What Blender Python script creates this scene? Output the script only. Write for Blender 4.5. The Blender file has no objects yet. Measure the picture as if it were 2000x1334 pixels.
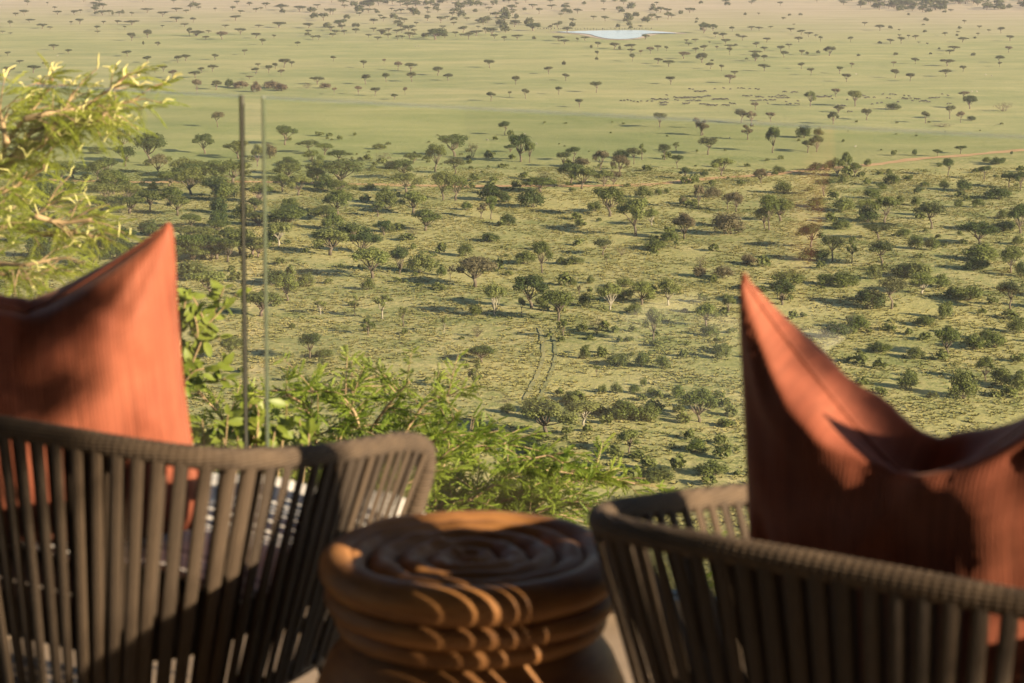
import bpy, math, random
import numpy as np
from mathutils import Vector, Matrix, noise
R = math.radians
random.seed(7); RNG = np.random.default_rng(7)
scn = bpy.context.scene
COL = scn.collection

# ------------------------------------------------------------------ camera, sky, sun, exposure
FP = 4200.0                       # focal length in photo pixels (2000 wide)
PITCH = R(6.0)
VS = -(817.0/FP - math.tan(PITCH))
CAM = Vector((0, 0, 1.375))
cd = bpy.data.cameras.new('camera'); cam = bpy.data.objects.new('camera', cd); COL.objects.link(cam)
cam.location = CAM; cam.rotation_euler = (R(90)-PITCH, 0, 0)
cd.sensor_width = 36.0; cd.lens = 36.0*FP/2000.0; cd.shift_y = VS*FP/2000.0
cd.clip_start = 0.05; cd.clip_end = 30000
cd.dof.use_dof = True; cd.dof.focus_distance = 70.0; cd.dof.aperture_fstop = 8.5
scn.camera = cam

SUN_EL, SUN_AZ = R(19.0), R(35.0)   # azimuth: degrees behind the +X direction
TO_SUN = Vector((math.cos(SUN_AZ)*math.cos(SUN_EL), -math.sin(SUN_AZ)*math.cos(SUN_EL), math.sin(SUN_EL)))
w = bpy.data.worlds.new('World'); scn.world = w; w.use_nodes = True
nt = w.node_tree
sky = nt.nodes.new('ShaderNodeTexSky'); sky.sky_type = 'NISHITA'; sky.sun_disc = False
sky.sun_elevation = SUN_EL; sky.sun_rotation = math.atan2(TO_SUN.x, TO_SUN.y)
sky.altitude = 1500; sky.air_density = 1.0; sky.dust_density = 2.0
bg = nt.nodes['Background']; bg.inputs[1].default_value = 0.05
nt.links.new(sky.outputs[0], bg.inputs[0])
sd = bpy.data.lights.new('sun', 'SUN'); sun = bpy.data.objects.new('sun', sd); COL.objects.link(sun)
sd.energy = 5.0; sd.angle = R(0.53); sd.color = (1.0, 0.79, 0.55)
sun.rotation_euler = TO_SUN.to_track_quat('Z', 'Y').to_euler(); sun.location = (30, -10, 20)
vs = scn.view_settings
vs.view_transform = 'Standard'; vs.look = 'None'; vs.gamma = 1.0; vs.use_curve_mapping = False
vs.exposure = 1.74
cy = scn.cycles
cy.max_bounces = 8; cy.diffuse_bounces = 3; cy.glossy_bounces = 3; cy.transparent_max_bounces = 24
cy.volume_bounces = 0; cy.use_denoising = True
cy.sample_clamp_indirect = 8.0

def ray(px, py):
    u = (px-1000.0)/FP; v = (667.0-py)/FP + VS
    return Vector((u, math.cos(PITCH)+v*math.sin(PITCH), -math.sin(PITCH)+v*math.cos(PITCH)))
def P(px, py, Y):                   # the point of that direction at forward distance Y
    d = ray(px, py); return CAM + d*(Y/d.y)
def Pz(px, py, z):                  # the point of that direction on the height z
    d = ray(px, py); return CAM + d*((z-CAM.z)/d.z)

# ------------------------------------------------------------------ material helpers
def rgba(c): return (c[0], c[1], c[2], 1.0)
def newmat(name):
    m = bpy.data.materials.new(name); m.use_nodes = True
    n = m.node_tree.nodes; return m, n, m.node_tree.links, n['Principled BSDF']
def ramp(n, stops):
    r = n.new('ShaderNodeValToRGB'); e = r.color_ramp.elements
    while len(e) < len(stops): e.new(0.5)
    for k, (p, c) in enumerate(stops): e[k].position = p; e[k].color = rgba(c)
    return r
def noise_node(n, l, scale, detail=4, rough=0.55, coord='Object', vec=None, mapping=None):
    t = n.new('ShaderNodeTexNoise'); t.inputs['Scale'].default_value = scale
    t.inputs['Detail'].default_value = detail; t.inputs['Roughness'].default_value = rough
    if vec is None:
        tc = n.new('ShaderNodeTexCoord'); vec = tc.outputs[coord]
    if mapping:
        mp = n.new('ShaderNodeMapping'); mp.inputs['Scale'].default_value = mapping
        l.new(vec, mp.inputs[0]); vec = mp.outputs[0]
    l.new(vec, t.inputs['Vector']); return t
def mix(n, l, fac, a, b, blend='MIX'):
    x = n.new('ShaderNodeMix'); x.data_type = 'RGBA'; x.blend_type = blend
    for sock, val in ((x.inputs['Factor'], fac), (x.inputs['A'], a), (x.inputs['B'], b)):
        pass
    def put(s, v):
        if hasattr(v, 'is_linked'): l.new(v, s)
        elif isinstance(v, (int, float)): s.default_value = v
        else: s.default_value = rgba(v)
    put(x.inputs[0], fac); put(x.inputs[6], a); put(x.inputs[7], b)
    return x.outputs[2]
def bump(n, l, h, strength, dist):
    b = n.new('ShaderNodeBump'); b.inputs['Strength'].default_value = strength; b.inputs['Distance'].default_value = dist
    l.new(h, b.inputs['Height']); return b.outputs[0]
def simple(name, c1, c2, scale=8, rough=0.7, bstr=0.0, bdist=0.01, bscale=None, mapping=None, detail=4):
    m, n, l, b = newmat(name)
    t = noise_node(n, l, scale, detail, mapping=mapping)
    r = ramp(n, [(0.3, c1), (0.7, c2)]); l.new(t.outputs[0], r.inputs[0]); l.new(r.outputs[0], b.inputs['Base Color'])
    b.inputs['Roughness'].default_value = rough
    if bstr:
        t2 = noise_node(n, l, bscale or scale*3, 4, mapping=mapping); l.new(bump(n, l, t2.outputs[0], bstr, bdist), b.inputs['Normal'])
    return m
def foliage(name, c1, c2, c3=None, transl=0.35, nscale=0.6, rough=0.6, inst=True):
    """leaf colour with patches from noise and a shift from tree to tree; some light passes through"""
    m, n, l, b = newmat(name)
    t = noise_node(n, l, nscale, 3)
    r = ramp(n, [(0.3, c1), (0.7, c2)]); l.new(t.outputs[0], r.inputs[0]); colr = r.outputs[0]
    if inst and c3:
        oi = n.new('ShaderNodeObjectInfo')
        mr = n.new('ShaderNodeMapRange'); mr.inputs['To Max'].default_value = 0.75
        l.new(oi.outputs['Random'], mr.inputs[0])
        colr = mix(n, l, mr.outputs[0], colr, c3)
    l.new(colr, b.inputs['Base Color']); b.inputs['Roughness'].default_value = rough
    b.inputs['Specular IOR Level'].default_value = 0.25
    tr = n.new('ShaderNodeBsdfTranslucent'); l.new(colr, tr.inputs[0])
    ms = n.new('ShaderNodeMixShader'); ms.inputs[0].default_value = transl
    l.new(b.outputs[0], ms.inputs[1]); l.new(tr.outputs[0], ms.inputs[2])
    l.new(ms.outputs[0], n['Material Output'].inputs[0])
    return m

# ------------------------------------------------------------------ mesh helpers
def npmesh(name, V, F, mats, smooth=False, fmat=None):
    """V (n,3); F (m,k) all faces with k corners"""
    V = np.asarray(V, dtype=np.float32).reshape(-1, 3); F = np.asarray(F, dtype=np.int32)
    me = bpy.data.meshes.new(name); k = F.shape[1]
    me.vertices.add(len(V)); me.vertices.foreach_set('co', V.ravel())
    me.loops.add(F.size); me.loops.foreach_set('vertex_index', F.ravel())
    me.polygons.add(len(F)); me.polygons.foreach_set('loop_start', np.arange(0, F.size, k, dtype=np.int32))
    if fmat is not None: me.polygons.foreach_set('material_index', np.asarray(fmat, dtype=np.int32))
    me.polygons.foreach_set('use_smooth', np.full(len(F), bool(smooth)))
    for m in (mats if isinstance(mats, (list, tuple)) else [mats]): me.materials.append(m)
    me.update(calc_edges=True); return me
def obj(name, me, parent=None):
    o = bpy.data.objects.new(name, me); COL.objects.link(o)
    if parent is not None: o.parent = parent
    return o
def tag(o, label=None, cat=None, group=None, kind=None):
    if label: o['label'] = label
    if cat: o['category'] = cat
    if group: o['group'] = group
    if kind: o['kind'] = kind
    return o
def empty(name, loc=(0, 0, 0), rz=0.0):
    o = bpy.data.objects.new(name, None); COL.objects.link(o); o.location = loc; o.rotation_euler = (0, 0, rz)
    o.empty_display_size = 0.2; return o
class Q:                            # collects quads
    def __init__(s): s.V = []; s.F = []; s.n = 0
    def add(s, V, F):
        V = np.asarray(V, float).reshape(-1, 3); F = np.asarray(F, int)
        s.V.append(V); s.F.append(F+s.n); s.n += len(V)
    def arr(s): return np.concatenate(s.V), np.concatenate(s.F)
    def mesh(s, name, m, smooth=False):
        V, F = s.arr(); return npmesh(name, V, F, m, smooth)
    def tube(s, pts, rad, sides=6, ell=None):
        pts = [Vector(p) for p in pts]; n = len(pts); rings = []
        ref = Vector((0.13, 0.21, 1.0))
        for i, p in enumerate(pts):
            t = (pts[min(i+1, n-1)]-pts[max(i-1, 0)]).normalized()
            if abs(t.dot(ref.normalized())) > 0.98: ref = Vector((1, 0.2, 0.1))
            a = t.cross(ref).normalized(); b = t.cross(a)
            r = rad[i] if hasattr(rad, '__len__') else rad
            for k in range(sides):
                q = 2*math.pi*k/sides
                rings.append(p + a*(r*math.cos(q)) + b*(r*math.sin(q)))
        V = [tuple(v) for v in rings]; F = []
        for i in range(n-1):
            for k in range(sides):
                k2 = (k+1) % sides
                F.append((i*sides+k, i*sides+k2, (i+1)*sides+k2, (i+1)*sides+k))
        V.append(tuple(pts[0])); V.append(tuple(pts[-1])); c0 = len(V)-2
        for k in range(0, sides, 2):
            F.append((c0, (k+2) % sides, (k+1) % sides, k)); e = (n-1)*sides
            F.append((c0+1, e+k, e+(k+1) % sides, e+(k+2) % sides))
        s.add(V, F)
    def box(s, lo, hi):
        x0, y0, z0 = lo; x1, y1, z1 = hi
        s.add([(x0,y0,z0),(x1,y0,z0),(x1,y1,z0),(x0,y1,z0),(x0,y0,z1),(x1,y0,z1),(x1,y1,z1),(x0,y1,z1)],
              [(0,3,2,1),(4,5,6,7),(0,1,5,4),(1,2,6,5),(2,3,7,6),(3,0,4,7)])
def smoothpath(pts, k=6):
    pts = [Vector(p) for p in pts]; out = []
    for i in range(len(pts)-1):
        p0 = pts[max(i-1, 0)]; p1 = pts[i]; p2 = pts[i+1]; p3 = pts[min(i+2, len(pts)-1)]
        for j in range(k):
            t = j/k
            out.append(0.5*((2*p1)+(p2-p0)*t+(2*p0-5*p1+4*p2-p3)*t*t+(-p0+3*p1-3*p2+p3)*t**3))
    out.append(pts[-1]); return out
def leafquads(C, N, size, aspect=1.0, rng=RNG):
    """one quad per centre C with normal about N"""
    n = len(C); N = N/np.linalg.norm(N, axis=1, keepdims=True)
    r = rng.normal(size=(n, 3)); a = np.cross(N, r); a /= np.linalg.norm(a, axis=1, keepdims=True); b = np.cross(N, a)
    sz = np.asarray(size).reshape(-1, 1)*np.ones((n, 1))
    a = a*sz; b = b*sz*aspect
    V = np.stack([C-a-b*0.6, C+a*0.7-b, C+a+b*0.6, C-a*0.7+b], 1).reshape(-1, 3)
    F = np.arange(4*n).reshape(n, 4); return V, F

# ------------------------------------------------------------------ terrain
ZP = -83.6
HD = [0, 3, 10, 40, 100, 180, 300, 430]; HZ = [-1.3, -3.0, -7.5, -26, -57, -75, -81.6, ZP]
def terr(x, y):
    d = np.asarray(y, float)-4.6+0.6*np.clip(np.asarray(x, float), -40, 40)*np.exp(-np.clip(np.asarray(y, float), 0, 400)/60.0)
    z = np.interp(d, HD, HZ)
    a = np.clip((d-60)/250, 0, 1)*np.clip((1400-d)/900, 0, 1)
    z = z + a*(0.7*np.sin(np.asarray(x)*0.031+1.3)*np.sin(np.asarray(y)*0.019)+0.35*np.sin(np.asarray(x)*0.083+np.asarray(y)*0.057))
    b = np.clip((460-d)/200, 0, 1)*np.clip((d-120)/100, 0, 1)
    return z + b*(-0.022)*np.asarray(x, float)
def terr1(x, y):
    xc = -40.0 if x < -40 else 40.0 if x > 40 else x
    d = y-4.6+0.6*xc*math.exp(-min(max(y, 0.0), 400.0)/60.0)
    if d <= HD[0]: z = HZ[0]
    elif d >= HD[-1]: z = HZ[-1]
    else:
        i = 0
        while HD[i+1] < d: i += 1
        z = HZ[i]+(HZ[i+1]-HZ[i])*(d-HD[i])/(HD[i+1]-HD[i])
    cl = lambda v: 0.0 if v < 0 else 1.0 if v > 1 else v
    a = cl((d-60)/250)*cl((1400-d)/900); b = cl((460-d)/200)*cl((d-120)/100)
    return z+a*(0.7*math.sin(x*0.031+1.3)*math.sin(y*0.019)+0.35*math.sin(x*0.083+y*0.057))-b*0.022*x
def hit(px, py):
    d = ray(px, py); t = 30.0; prev = t
    while t < 9000:
        p = CAM + d*t
        if p.z < terr1(p.x, p.y):
            lo, hi = prev, t
            for _ in range(24):
                m = (lo+hi)/2; p = CAM + d*m
                if p.z < terr1(p.x, p.y): hi = m
                else: lo = m
            p = CAM + d*hi; return p
        prev = t; t *= 1.02
    return CAM + d*9000

ys = np.concatenate([np.linspace(-400, -20, 12), np.linspace(-16, 30, 24), np.linspace(33, 460, 150), np.linspace(466, 1600, 160), np.geomspace(1620, 14000, 40)])
xs = np.concatenate([-np.geomspace(400, 7000, 18)[::-1], np.linspace(-380, 380, 150), np.geomspace(400, 7000, 18)])
XX, YY = np.meshgrid(xs, ys); ZZ = terr(XX, YY)
nx, ny = len(xs), len(ys)
idx = np.arange(nx*ny).reshape(ny, nx)
F = np.stack([idx[:-1, :-1], idx[:-1, 1:], idx[1:, 1:], idx[1:, :-1]], -1).reshape(-1, 4)

def ground_material(name, bumpy=True, tint=None):
    m, n, l, b = newmat(name)
    tc = n.new('ShaderNodeTexCoord'); sep = n.new('ShaderNodeSeparateXYZ'); l.new(tc.outputs['Object'], sep.inputs[0])
    big = noise_node(n, l, 0.012, 5, 0.6, vec=tc.outputs['Object'], mapping=(1, 1.0, 0))
    mid = noise_node(n, l, 0.09, 5, 0.62, vec=tc.outputs['Object'])
    fine = noise_node(n, l, 0.75, 4, 0.65, vec=tc.outputs['Object'])
    near = ramp(n, [(0.34, (0.118, 0.142, 0.046)), (0.44, (0.215, 0.222, 0.084)), (0.53, (0.325, 0.295, 0.130)), (0.65, (0.44, 0.37, 0.185))])
    mx = n.new('ShaderNodeMath'); mx.operation = 'MULTIPLY_ADD'; mx.inputs[1].default_value = 0.5
    l.new(mid.outputs[0], mx.inputs[0])
    mh = n.new('ShaderNodeMath'); mh.operation = 'MULTIPLY'; mh.inputs[1].default_value = 0.5; l.new(fine.outputs[0], mh.inputs[0]); l.new(mh.outputs[0], mx.inputs[2])
    l.new(mx.outputs[0], near.inputs[0])
    streak = noise_node(n, l, 0.02, 5, 0.6, vec=tc.outputs['Object'], mapping=(0.6, 1.6, 0))
    green = ramp(n, [(0.3, (0.140, 0.178, 0.064)), (0.5, (0.200, 0.226, 0.088)), (0.72, (0.300, 0.292, 0.130))])
    l.new(streak.outputs[0], green.inputs[0])
    pat = noise_node(n, l, 0.0055, 6, 0.68, vec=tc.outputs['Object'], mapping=(0.8, 1.3, 0))
    pr = ramp(n, [(0.48, (0, 0, 0)), (0.66, (0.38, 0.38, 0.38))]); l.new(pat.outputs[0], pr.inputs[0])
    pd = ramp(n, [(0.30, (0.45, 0.45, 0.45)), (0.44, (0, 0, 0))]); l.new(pat.outputs[0], pd.inputs[0])
    gfin = mix(n, l, 0.25, green.outputs[0], near.outputs[0])
    gfin = mix(n, l, pr.outputs[0], gfin, (0.33, 0.295, 0.145)); gfin = mix(n, l, pd.outputs[0], gfin, (0.115, 0.150, 0.052))
    bgr = ramp(n, [(0.46, (0, 0, 0)), (0.62, (0.55, 0.55, 0.55))]); l.new(big.outputs[0], bgr.inputs[0])
    nearv = mix(n, l, bgr.outputs[0], near.outputs[0], (0.40, 0.345, 0.145))
    tan = ramp(n, [(0.3, (0.27, 0.235, 0.145)), (0.7, (0.36, 0.305, 0.21))]); l.new(streak.outputs[0], tan.inputs[0])
    def edge(y0, wdt, xk, amp):
        a = n.new('ShaderNodeMath'); a.operation = 'MULTIPLY_ADD'; a.inputs[1].default_value = xk
        l.new(sep.outputs[0], a.inputs[0]); l.new(sep.outputs[1], a.inputs[2])
        c = n.new('ShaderNodeMath'); c.operation = 'MULTIPLY_ADD'; c.inputs[1].default_value = amp
        l.new(big.outputs[0], c.inputs[0]); l.new(a.outputs[0], c.inputs[2])
        r = n.new('ShaderNodeMapRange'); r.inputs['From Min'].default_value = y0-wdt+amp*0.5; r.inputs['From Max'].default_value = y0+wdt+amp*0.5
        l.new(c.outputs[0], r.inputs[0]); return r.outputs[0]
    c1 = mix(n, l, edge(735, 30, -0.30, 60), nearv, gfin)
    c2 = mix(n, l, edge(1880, 330, 0.20, 520), c1, tan.outputs[0])
    if tint: c2 = mix(n, l, 1.0, c2, tint, 'MULTIPLY')
    l.new(c2, b.inputs['Base Color']); b.inputs['Roughness'].default_value = 0.95; b.inputs['Specular IOR Level'].default_value = 0.1
    if bumpy:
        h = noise_node(n, l, 0.55, 5, 0.7, vec=tc.outputs['Object'])
        l.new(bump(n, l, h.outputs[0], 0.55, 0.8), b.inputs['Normal'])
    return m
M_GROUND = ground_material('savanna_ground')
g = obj('ground', npmesh('ground', np.stack([XX, YY, ZZ], -1).reshape(-1, 3), F, M_GROUND, True)); tag(g, 'grassy savanna plain falling away below the terrace', None, kind='structure')

def ribbon(name, pts, width, lift, mat, label):
    pts = smoothpath([Vector((p[0], p[1], 0)) for p in pts], 10); V = []; F = []
    for i, p in enumerate(pts):
        t = (pts[min(i+1, len(pts)-1)]-pts[max(i-1, 0)]).normalized(); nrm = Vector((-t.y, t.x, 0))
        wv = width*(1+0.22*math.sin(i*0.7)+0.15*math.sin(i*1.9))
        for s in (-0.5, 0.0, 0.5):
            q = p + nrm*s*wv; V.append((q.x, q.y, float(terr(q.x, q.y))+lift))
    for i in range(len(pts)-1):
        for k in (0, 1): F.append((i*3+k, i*3+k+1, i*3+k+4, i*3+k+3))
    o = obj(name, npmesh(name, V, F, mat, True)); tag(o, label, kind='structure'); return o
M_DIRT = simple('orange_dirt', (0.34, 0.19, 0.085), (0.46, 0.28, 0.14), 0.12, 0.95)
M_TRACK = simple('worn_grass', (0.20, 0.19, 0.075), (0.29, 0.25, 0.11), 0.3, 0.95)
M_RUT = simple('rut_soil', (0.155, 0.160, 0.058), (0.22, 0.205, 0.085), 0.4, 0.95)
rd = [hit(*p) for p in [(-200, 352), (120, 352), (350, 356), (620, 358), (780, 362), (960, 364), (1180, 363), (1300, 358), (1450, 345), (1600, 330), (1680, 324), (1780, 312), (1880, 304), (2000, 293), (2200, 283)]]
ribbon('dirt_track', rd, 5.2, 0.12, M_DIRT, 'orange dirt track crossing the savanna')
tk = [hit(*p) for p in [(1066, 640), (1071, 662), (1074, 685), (1072, 708), (1062, 735), (1049, 762), (1040, 782)]]
ribbon('wheel_track', [p+Vector((-1.3, 0, 0)) for p in tk], 0.8, 0.14, M_TRACK, 'left rut of the grassy wheel track').location.x = 0
ribbon('wheel_track', [p+Vector((1.1, 0, 0)) for p in tk], 0.7, 0.14, M_RUT, 'right rut of the grassy wheel track')

# waterhole
wp = [hit(*p) for p in [(1085, 63.4), (1130, 61.6), (1180, 60.4), (1250, 60), (1275, 61.5), (1300, 63.5), (1322, 66), (1285, 66), (1262, 67.5), (1256, 71), (1245, 75), (1215, 77.5), (1185, 76), (1165, 72), (1150, 67.6), (1120, 65.2)]]
wp = smoothpath(wp+[wp[0]], 5)[:-1]
cen = sum((Vector(p) for p in wp), Vector())/len(wp)
mW, n, l, b = newmat('pale_water')
b.inputs['Base Color'].default_value = (0.22, 0.215, 0.23, 1); b.inputs['Roughness'].default_value = 0.12
h = noise_node(n, l, 0.5, 3); l.new(bump(n, l, h.outputs[0], 0.05, 0.1), b.inputs['Normal'])
def patch(name, k, lift, mat):
    V = [(cen.x, cen.y, float(terr(cen.x, cen.y))+lift)]
    for p in wp:
        q = cen+(Vector(p)-cen)*1.0; dv = (q-cen); dv.z = 0
        q = q + dv.normalized()*k; V.append((q.x, q.y, float(terr(q.x, q.y))+lift))
    m_ = len(wp); V = np.array(V); F = [(0, 1+i, 1+(i+1) % m_) for i in range(m_)]
    return obj(name, npmesh(name, V, F, mat, True))
M_BANK = simple('muddy_bank', (0.25, 0.20, 0.13), (0.33, 0.27, 0.18), 0.06, 0.95)
tag(patch('pond_bank', 8.0, 0.15, M_BANK), 'trampled reddish mud bank round the waterhole', kind='structure')
tag(patch('pond_water', 0.0, 0.45, mW), 'pale still water of the waterhole', kind='structure')

# ------------------------------------------------------------------ tree prototypes (unit width, unit height)
M_BARK = simple('bark', (0.07, 0.05, 0.035), (0.15, 0.115, 0.085), 3, 0.9)
M_BARKP = simple('pale_bark', (0.20, 0.17, 0.13), (0.34, 0.30, 0.24), 3, 0.9)
M_F = {
 'dark': foliage('dark_foliage', (0.028, 0.047, 0.011), (0.075, 0.100, 0.023), (0.070, 0.088, 0.026), 0.3, 2.0),
 'mid': foliage('mid_foliage', (0.060, 0.086, 0.017), (0.140, 0.162, 0.036), (0.125, 0.130, 0.040), 0.3, 2.0),
 'light': foliage('light_foliage', (0.120, 0.150, 0.034), (0.200, 0.215, 0.058), (0.17, 0.175, 0.06), 0.3, 2.0),
 'brown': foliage('brown_foliage', (0.105, 0.080, 0.045), (0.17, 0.125, 0.068), (0.13, 0.115, 0.06), 0.3, 2.0),
 'acacia': foliage('acacia_foliage', (0.046, 0.062, 0.019), (0.095, 0.108, 0.034), (0.090, 0.086, 0.036), 0.3, 2.0)}

def blobs_leaves(blobs, nleaf, size, seed, flat=0.0, hollow=0.35):
    rng = np.random.default_rng(seed); B = np.array(blobs)
    wts = (B[:, 3]*B[:, 4]*B[:, 5])**(0.67); pick = rng.choice(len(B), nleaf, p=wts/wts.sum())
    d = rng.normal(size=(nleaf, 3)); d /= np.linalg.norm(d, axis=1, keepdims=True)
    r = hollow+(1-hollow)*rng.random(nleaf)**0.55
    # ragged outline: radius swings with direction
    sw = 1+0.22*np.sin(d[:, 0]*7+B[pick, 0]*40)*np.sin(d[:, 1]*6+B[pick, 1]*33)+0.10*rng.normal(size=nleaf)
    C = B[pick, :3]+d*(r*sw)[:, None]*B[pick, 3:6]
    N = d*np.array([1, 1, 1.3])+rng.normal(size=(nleaf, 3))*0.55; N[:, 2] += flat
    keep = C[:, 2] > 0.01
    V, F = leafquads(C[keep], N[keep], size*(0.6+0.8*rng.random(keep.sum())), 0.8, rng)
    return V, F
def limbs_to(blobs, base_r, fork, seed, lean=0.0, nbase=1):
    rnd = random.Random(seed); q = Q()
    for s in range(nbase):
        ox = 0 if nbase == 1 else (s-(nbase-1)/2)*0.07
        top = Vector((lean+ox*1.5, rnd.uniform(-.02, .02), fork))
        q.tube([(ox, 0, -0.03), (ox+rnd.uniform(-.015, .015), rnd.uniform(-.01, .01), fork*0.5), top], [base_r*1.25, base_r*0.95, base_r*0.85], 6)
    for i, bl in enumerate(blobs):
        c = Vector(bl[:3]); e = c - Vector((0, 0, bl[5]*0.3)); s = top if nbase == 1 else Vector(((i % nbase-(nbase-1)/2)*0.1, 0, fork))
        m1 = s.lerp(e, 0.35)+Vector((rnd.uniform(-.03, .03), rnd.uniform(-.03, .03), rnd.uniform(-.05, 0.0)))
        m2 = s.lerp(e, 0.7)+Vector((rnd.uniform(-.03, .03), rnd.uniform(-.03, .03), rnd.uniform(-.04, .01)))
        q.tube([s-Vector((0, 0, 0.02)), m1, m2, e], [base_r*0.6, base_r*0.42, base_r*0.28, base_r*0.1], 5)
        for k in range(2):
            f = e+Vector((rnd.uniform(-1, 1)*bl[3]*0.8, rnd.uniform(-1, 1)*bl[4]*0.8, rnd.uniform(-.2, .7)*bl[5]))
            q.tube([m2, (m2+f)/2+Vector((0, 0, -.01)), f], [base_r*0.24, base_r*0.16, base_r*0.06], 4)
    return q.arr()
PROTO = {}
def norm_blobs(bl): return [tuple(b) for b in bl]
def mk(kind, seed):
    rnd = random.Random(seed*13+5); bl = []
    if kind == 'U':                 # flat-topped acacia
        nb = rnd.randint(6, 9)
        for i in range(nb):
            a = i*2.4+rnd.random(); r = 0.30*math.sqrt((i+0.3)/nb)*rnd.uniform(.8, 1.15)
            rr = rnd.uniform(.13, .2)
            bl.append((r*math.cos(a), r*math.sin(a), 0.80-0.9*r*r-rnd.uniform(0, .12), rr, rr, rnd.uniform(.10, .17)))
        T = limbs_to(bl, 0.026, rnd.uniform(.25, .42), seed, rnd.uniform(-.08, .08)); L = blobs_leaves(bl, 2600, 0.0165, seed, 0.6, 0.1)
    elif kind == 'R':               # round or spreading tree
        nb = rnd.randint(8, 12)
        for i in range(nb):
            a = i*2.4+rnd.random(); f = (i+0.4)/nb; r = 0.31*math.sqrt(f)*rnd.uniform(.85, 1.15)
            z = 0.80-0.9*r*r*rnd.uniform(0.8, 3.0)-rnd.uniform(0, .14); rr = rnd.uniform(.12, .2)
            bl.append((r*math.cos(a), r*math.sin(a), max(z, .36), rr, rr, rnd.uniform(.09, .17)))
        T = limbs_to(bl, 0.032, rnd.uniform(.14, .28), seed, rnd.uniform(-.06, .06)); L = blobs_leaves(bl, 3600, 0.0165, seed, 0.35, 0.15)
    elif kind == 'B':               # bush down to the ground
        nb = rnd.randint(6, 9)
        for i in range(nb):
            a = i*2.4+rnd.random(); r = 0.30*math.sqrt((i+.3)/nb)
            rr = rnd.uniform(.14, .22); zz = rnd.uniform(.22, .34)
            bl.append((r*math.cos(a), r*math.sin(a), zz+(.32-r)*rnd.uniform(.4, 1.1), rr, rr, zz*rnd.uniform(.8, 1.1)))
        T = limbs_to(bl, 0.016, 0.06, seed, 0, 3); L = blobs_leaves(bl, 2200, 0.021, seed, 0.35, 0.2)
    elif kind == 'T':               # thin, sparse tree
        nb = rnd.randint(6, 8)
        for i in range(nb):
            a = i*2.4+rnd.random(); r = 0.28*math.sqrt((i+.3)/nb)
            rr = rnd.uniform(.08, .15)
            bl.append((r*math.cos(a), r*math.sin(a), rnd.uniform(.5, .88), rr, rr, rnd.uniform(.07, .12)))
        T = limbs_to(bl, 0.03, rnd.uniform(.25, .35), seed, rnd.uniform(-.12, .12)); L = blobs_leaves(bl, 1500, 0.019, seed, 0.3, 0.1)
    else:                           # D: twiggy bare shrub
        nb = 13
        for i in range(nb):
            a = i*2.4; r = 0.36*math.sqrt((i+.3)/nb)
            bl.append((r*math.cos(a), r*math.sin(a), rnd.uniform(.45, .85)-r*.5, .15, .15, .16))
        T = limbs_to(bl, 0.016, 0.08, seed, 0, 3); L = blobs_leaves(bl, 420, 0.016, seed, 0.2, 0.2)
    V, F_ = L
    w_ = np.percentile(np.abs(V[:, :2]), 99.0)*2; hz = np.percentile(V[:, 2], 99.6)
    s = np.array([1/w_, 1/w_, 1/hz])
    return (T[0]*s, T[1]), (V*s, F_)
NV = {'U': 6, 'R': 7, 'B': 6, 'T': 4, 'D': 3}
for k in NV:
    for i in range(NV[k]):
        PROTO[(k, i)] = mk(k, i*7+ord(k))
MESHES = {}
def tree_mesh(kind, var, tone, part):
    key = (kind, var, tone, part)
    if key not in MESHES:
        (TV, TF), (LV, LF) = PROTO[(kind, var)]
        bark = M_BARKP if tone == 'light' and var % 2 else M_BARK
        if part == 'trunk': MESHES[key] = npmesh('trunk', TV, TF, bark, True)
        elif part == 'crown': MESHES[key] = npmesh('crown', LV, LF, M_F[tone])
        else:
            V = np.concatenate([TV, LV]); Fq = np.concatenate([TF, LF+len(TV)])
            MESHES[key] = npmesh('tree', V, Fq, [bark, M_F[tone]], False, [0]*len(TF)+[1]*len(LF))
    return MESHES[key]

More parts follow.
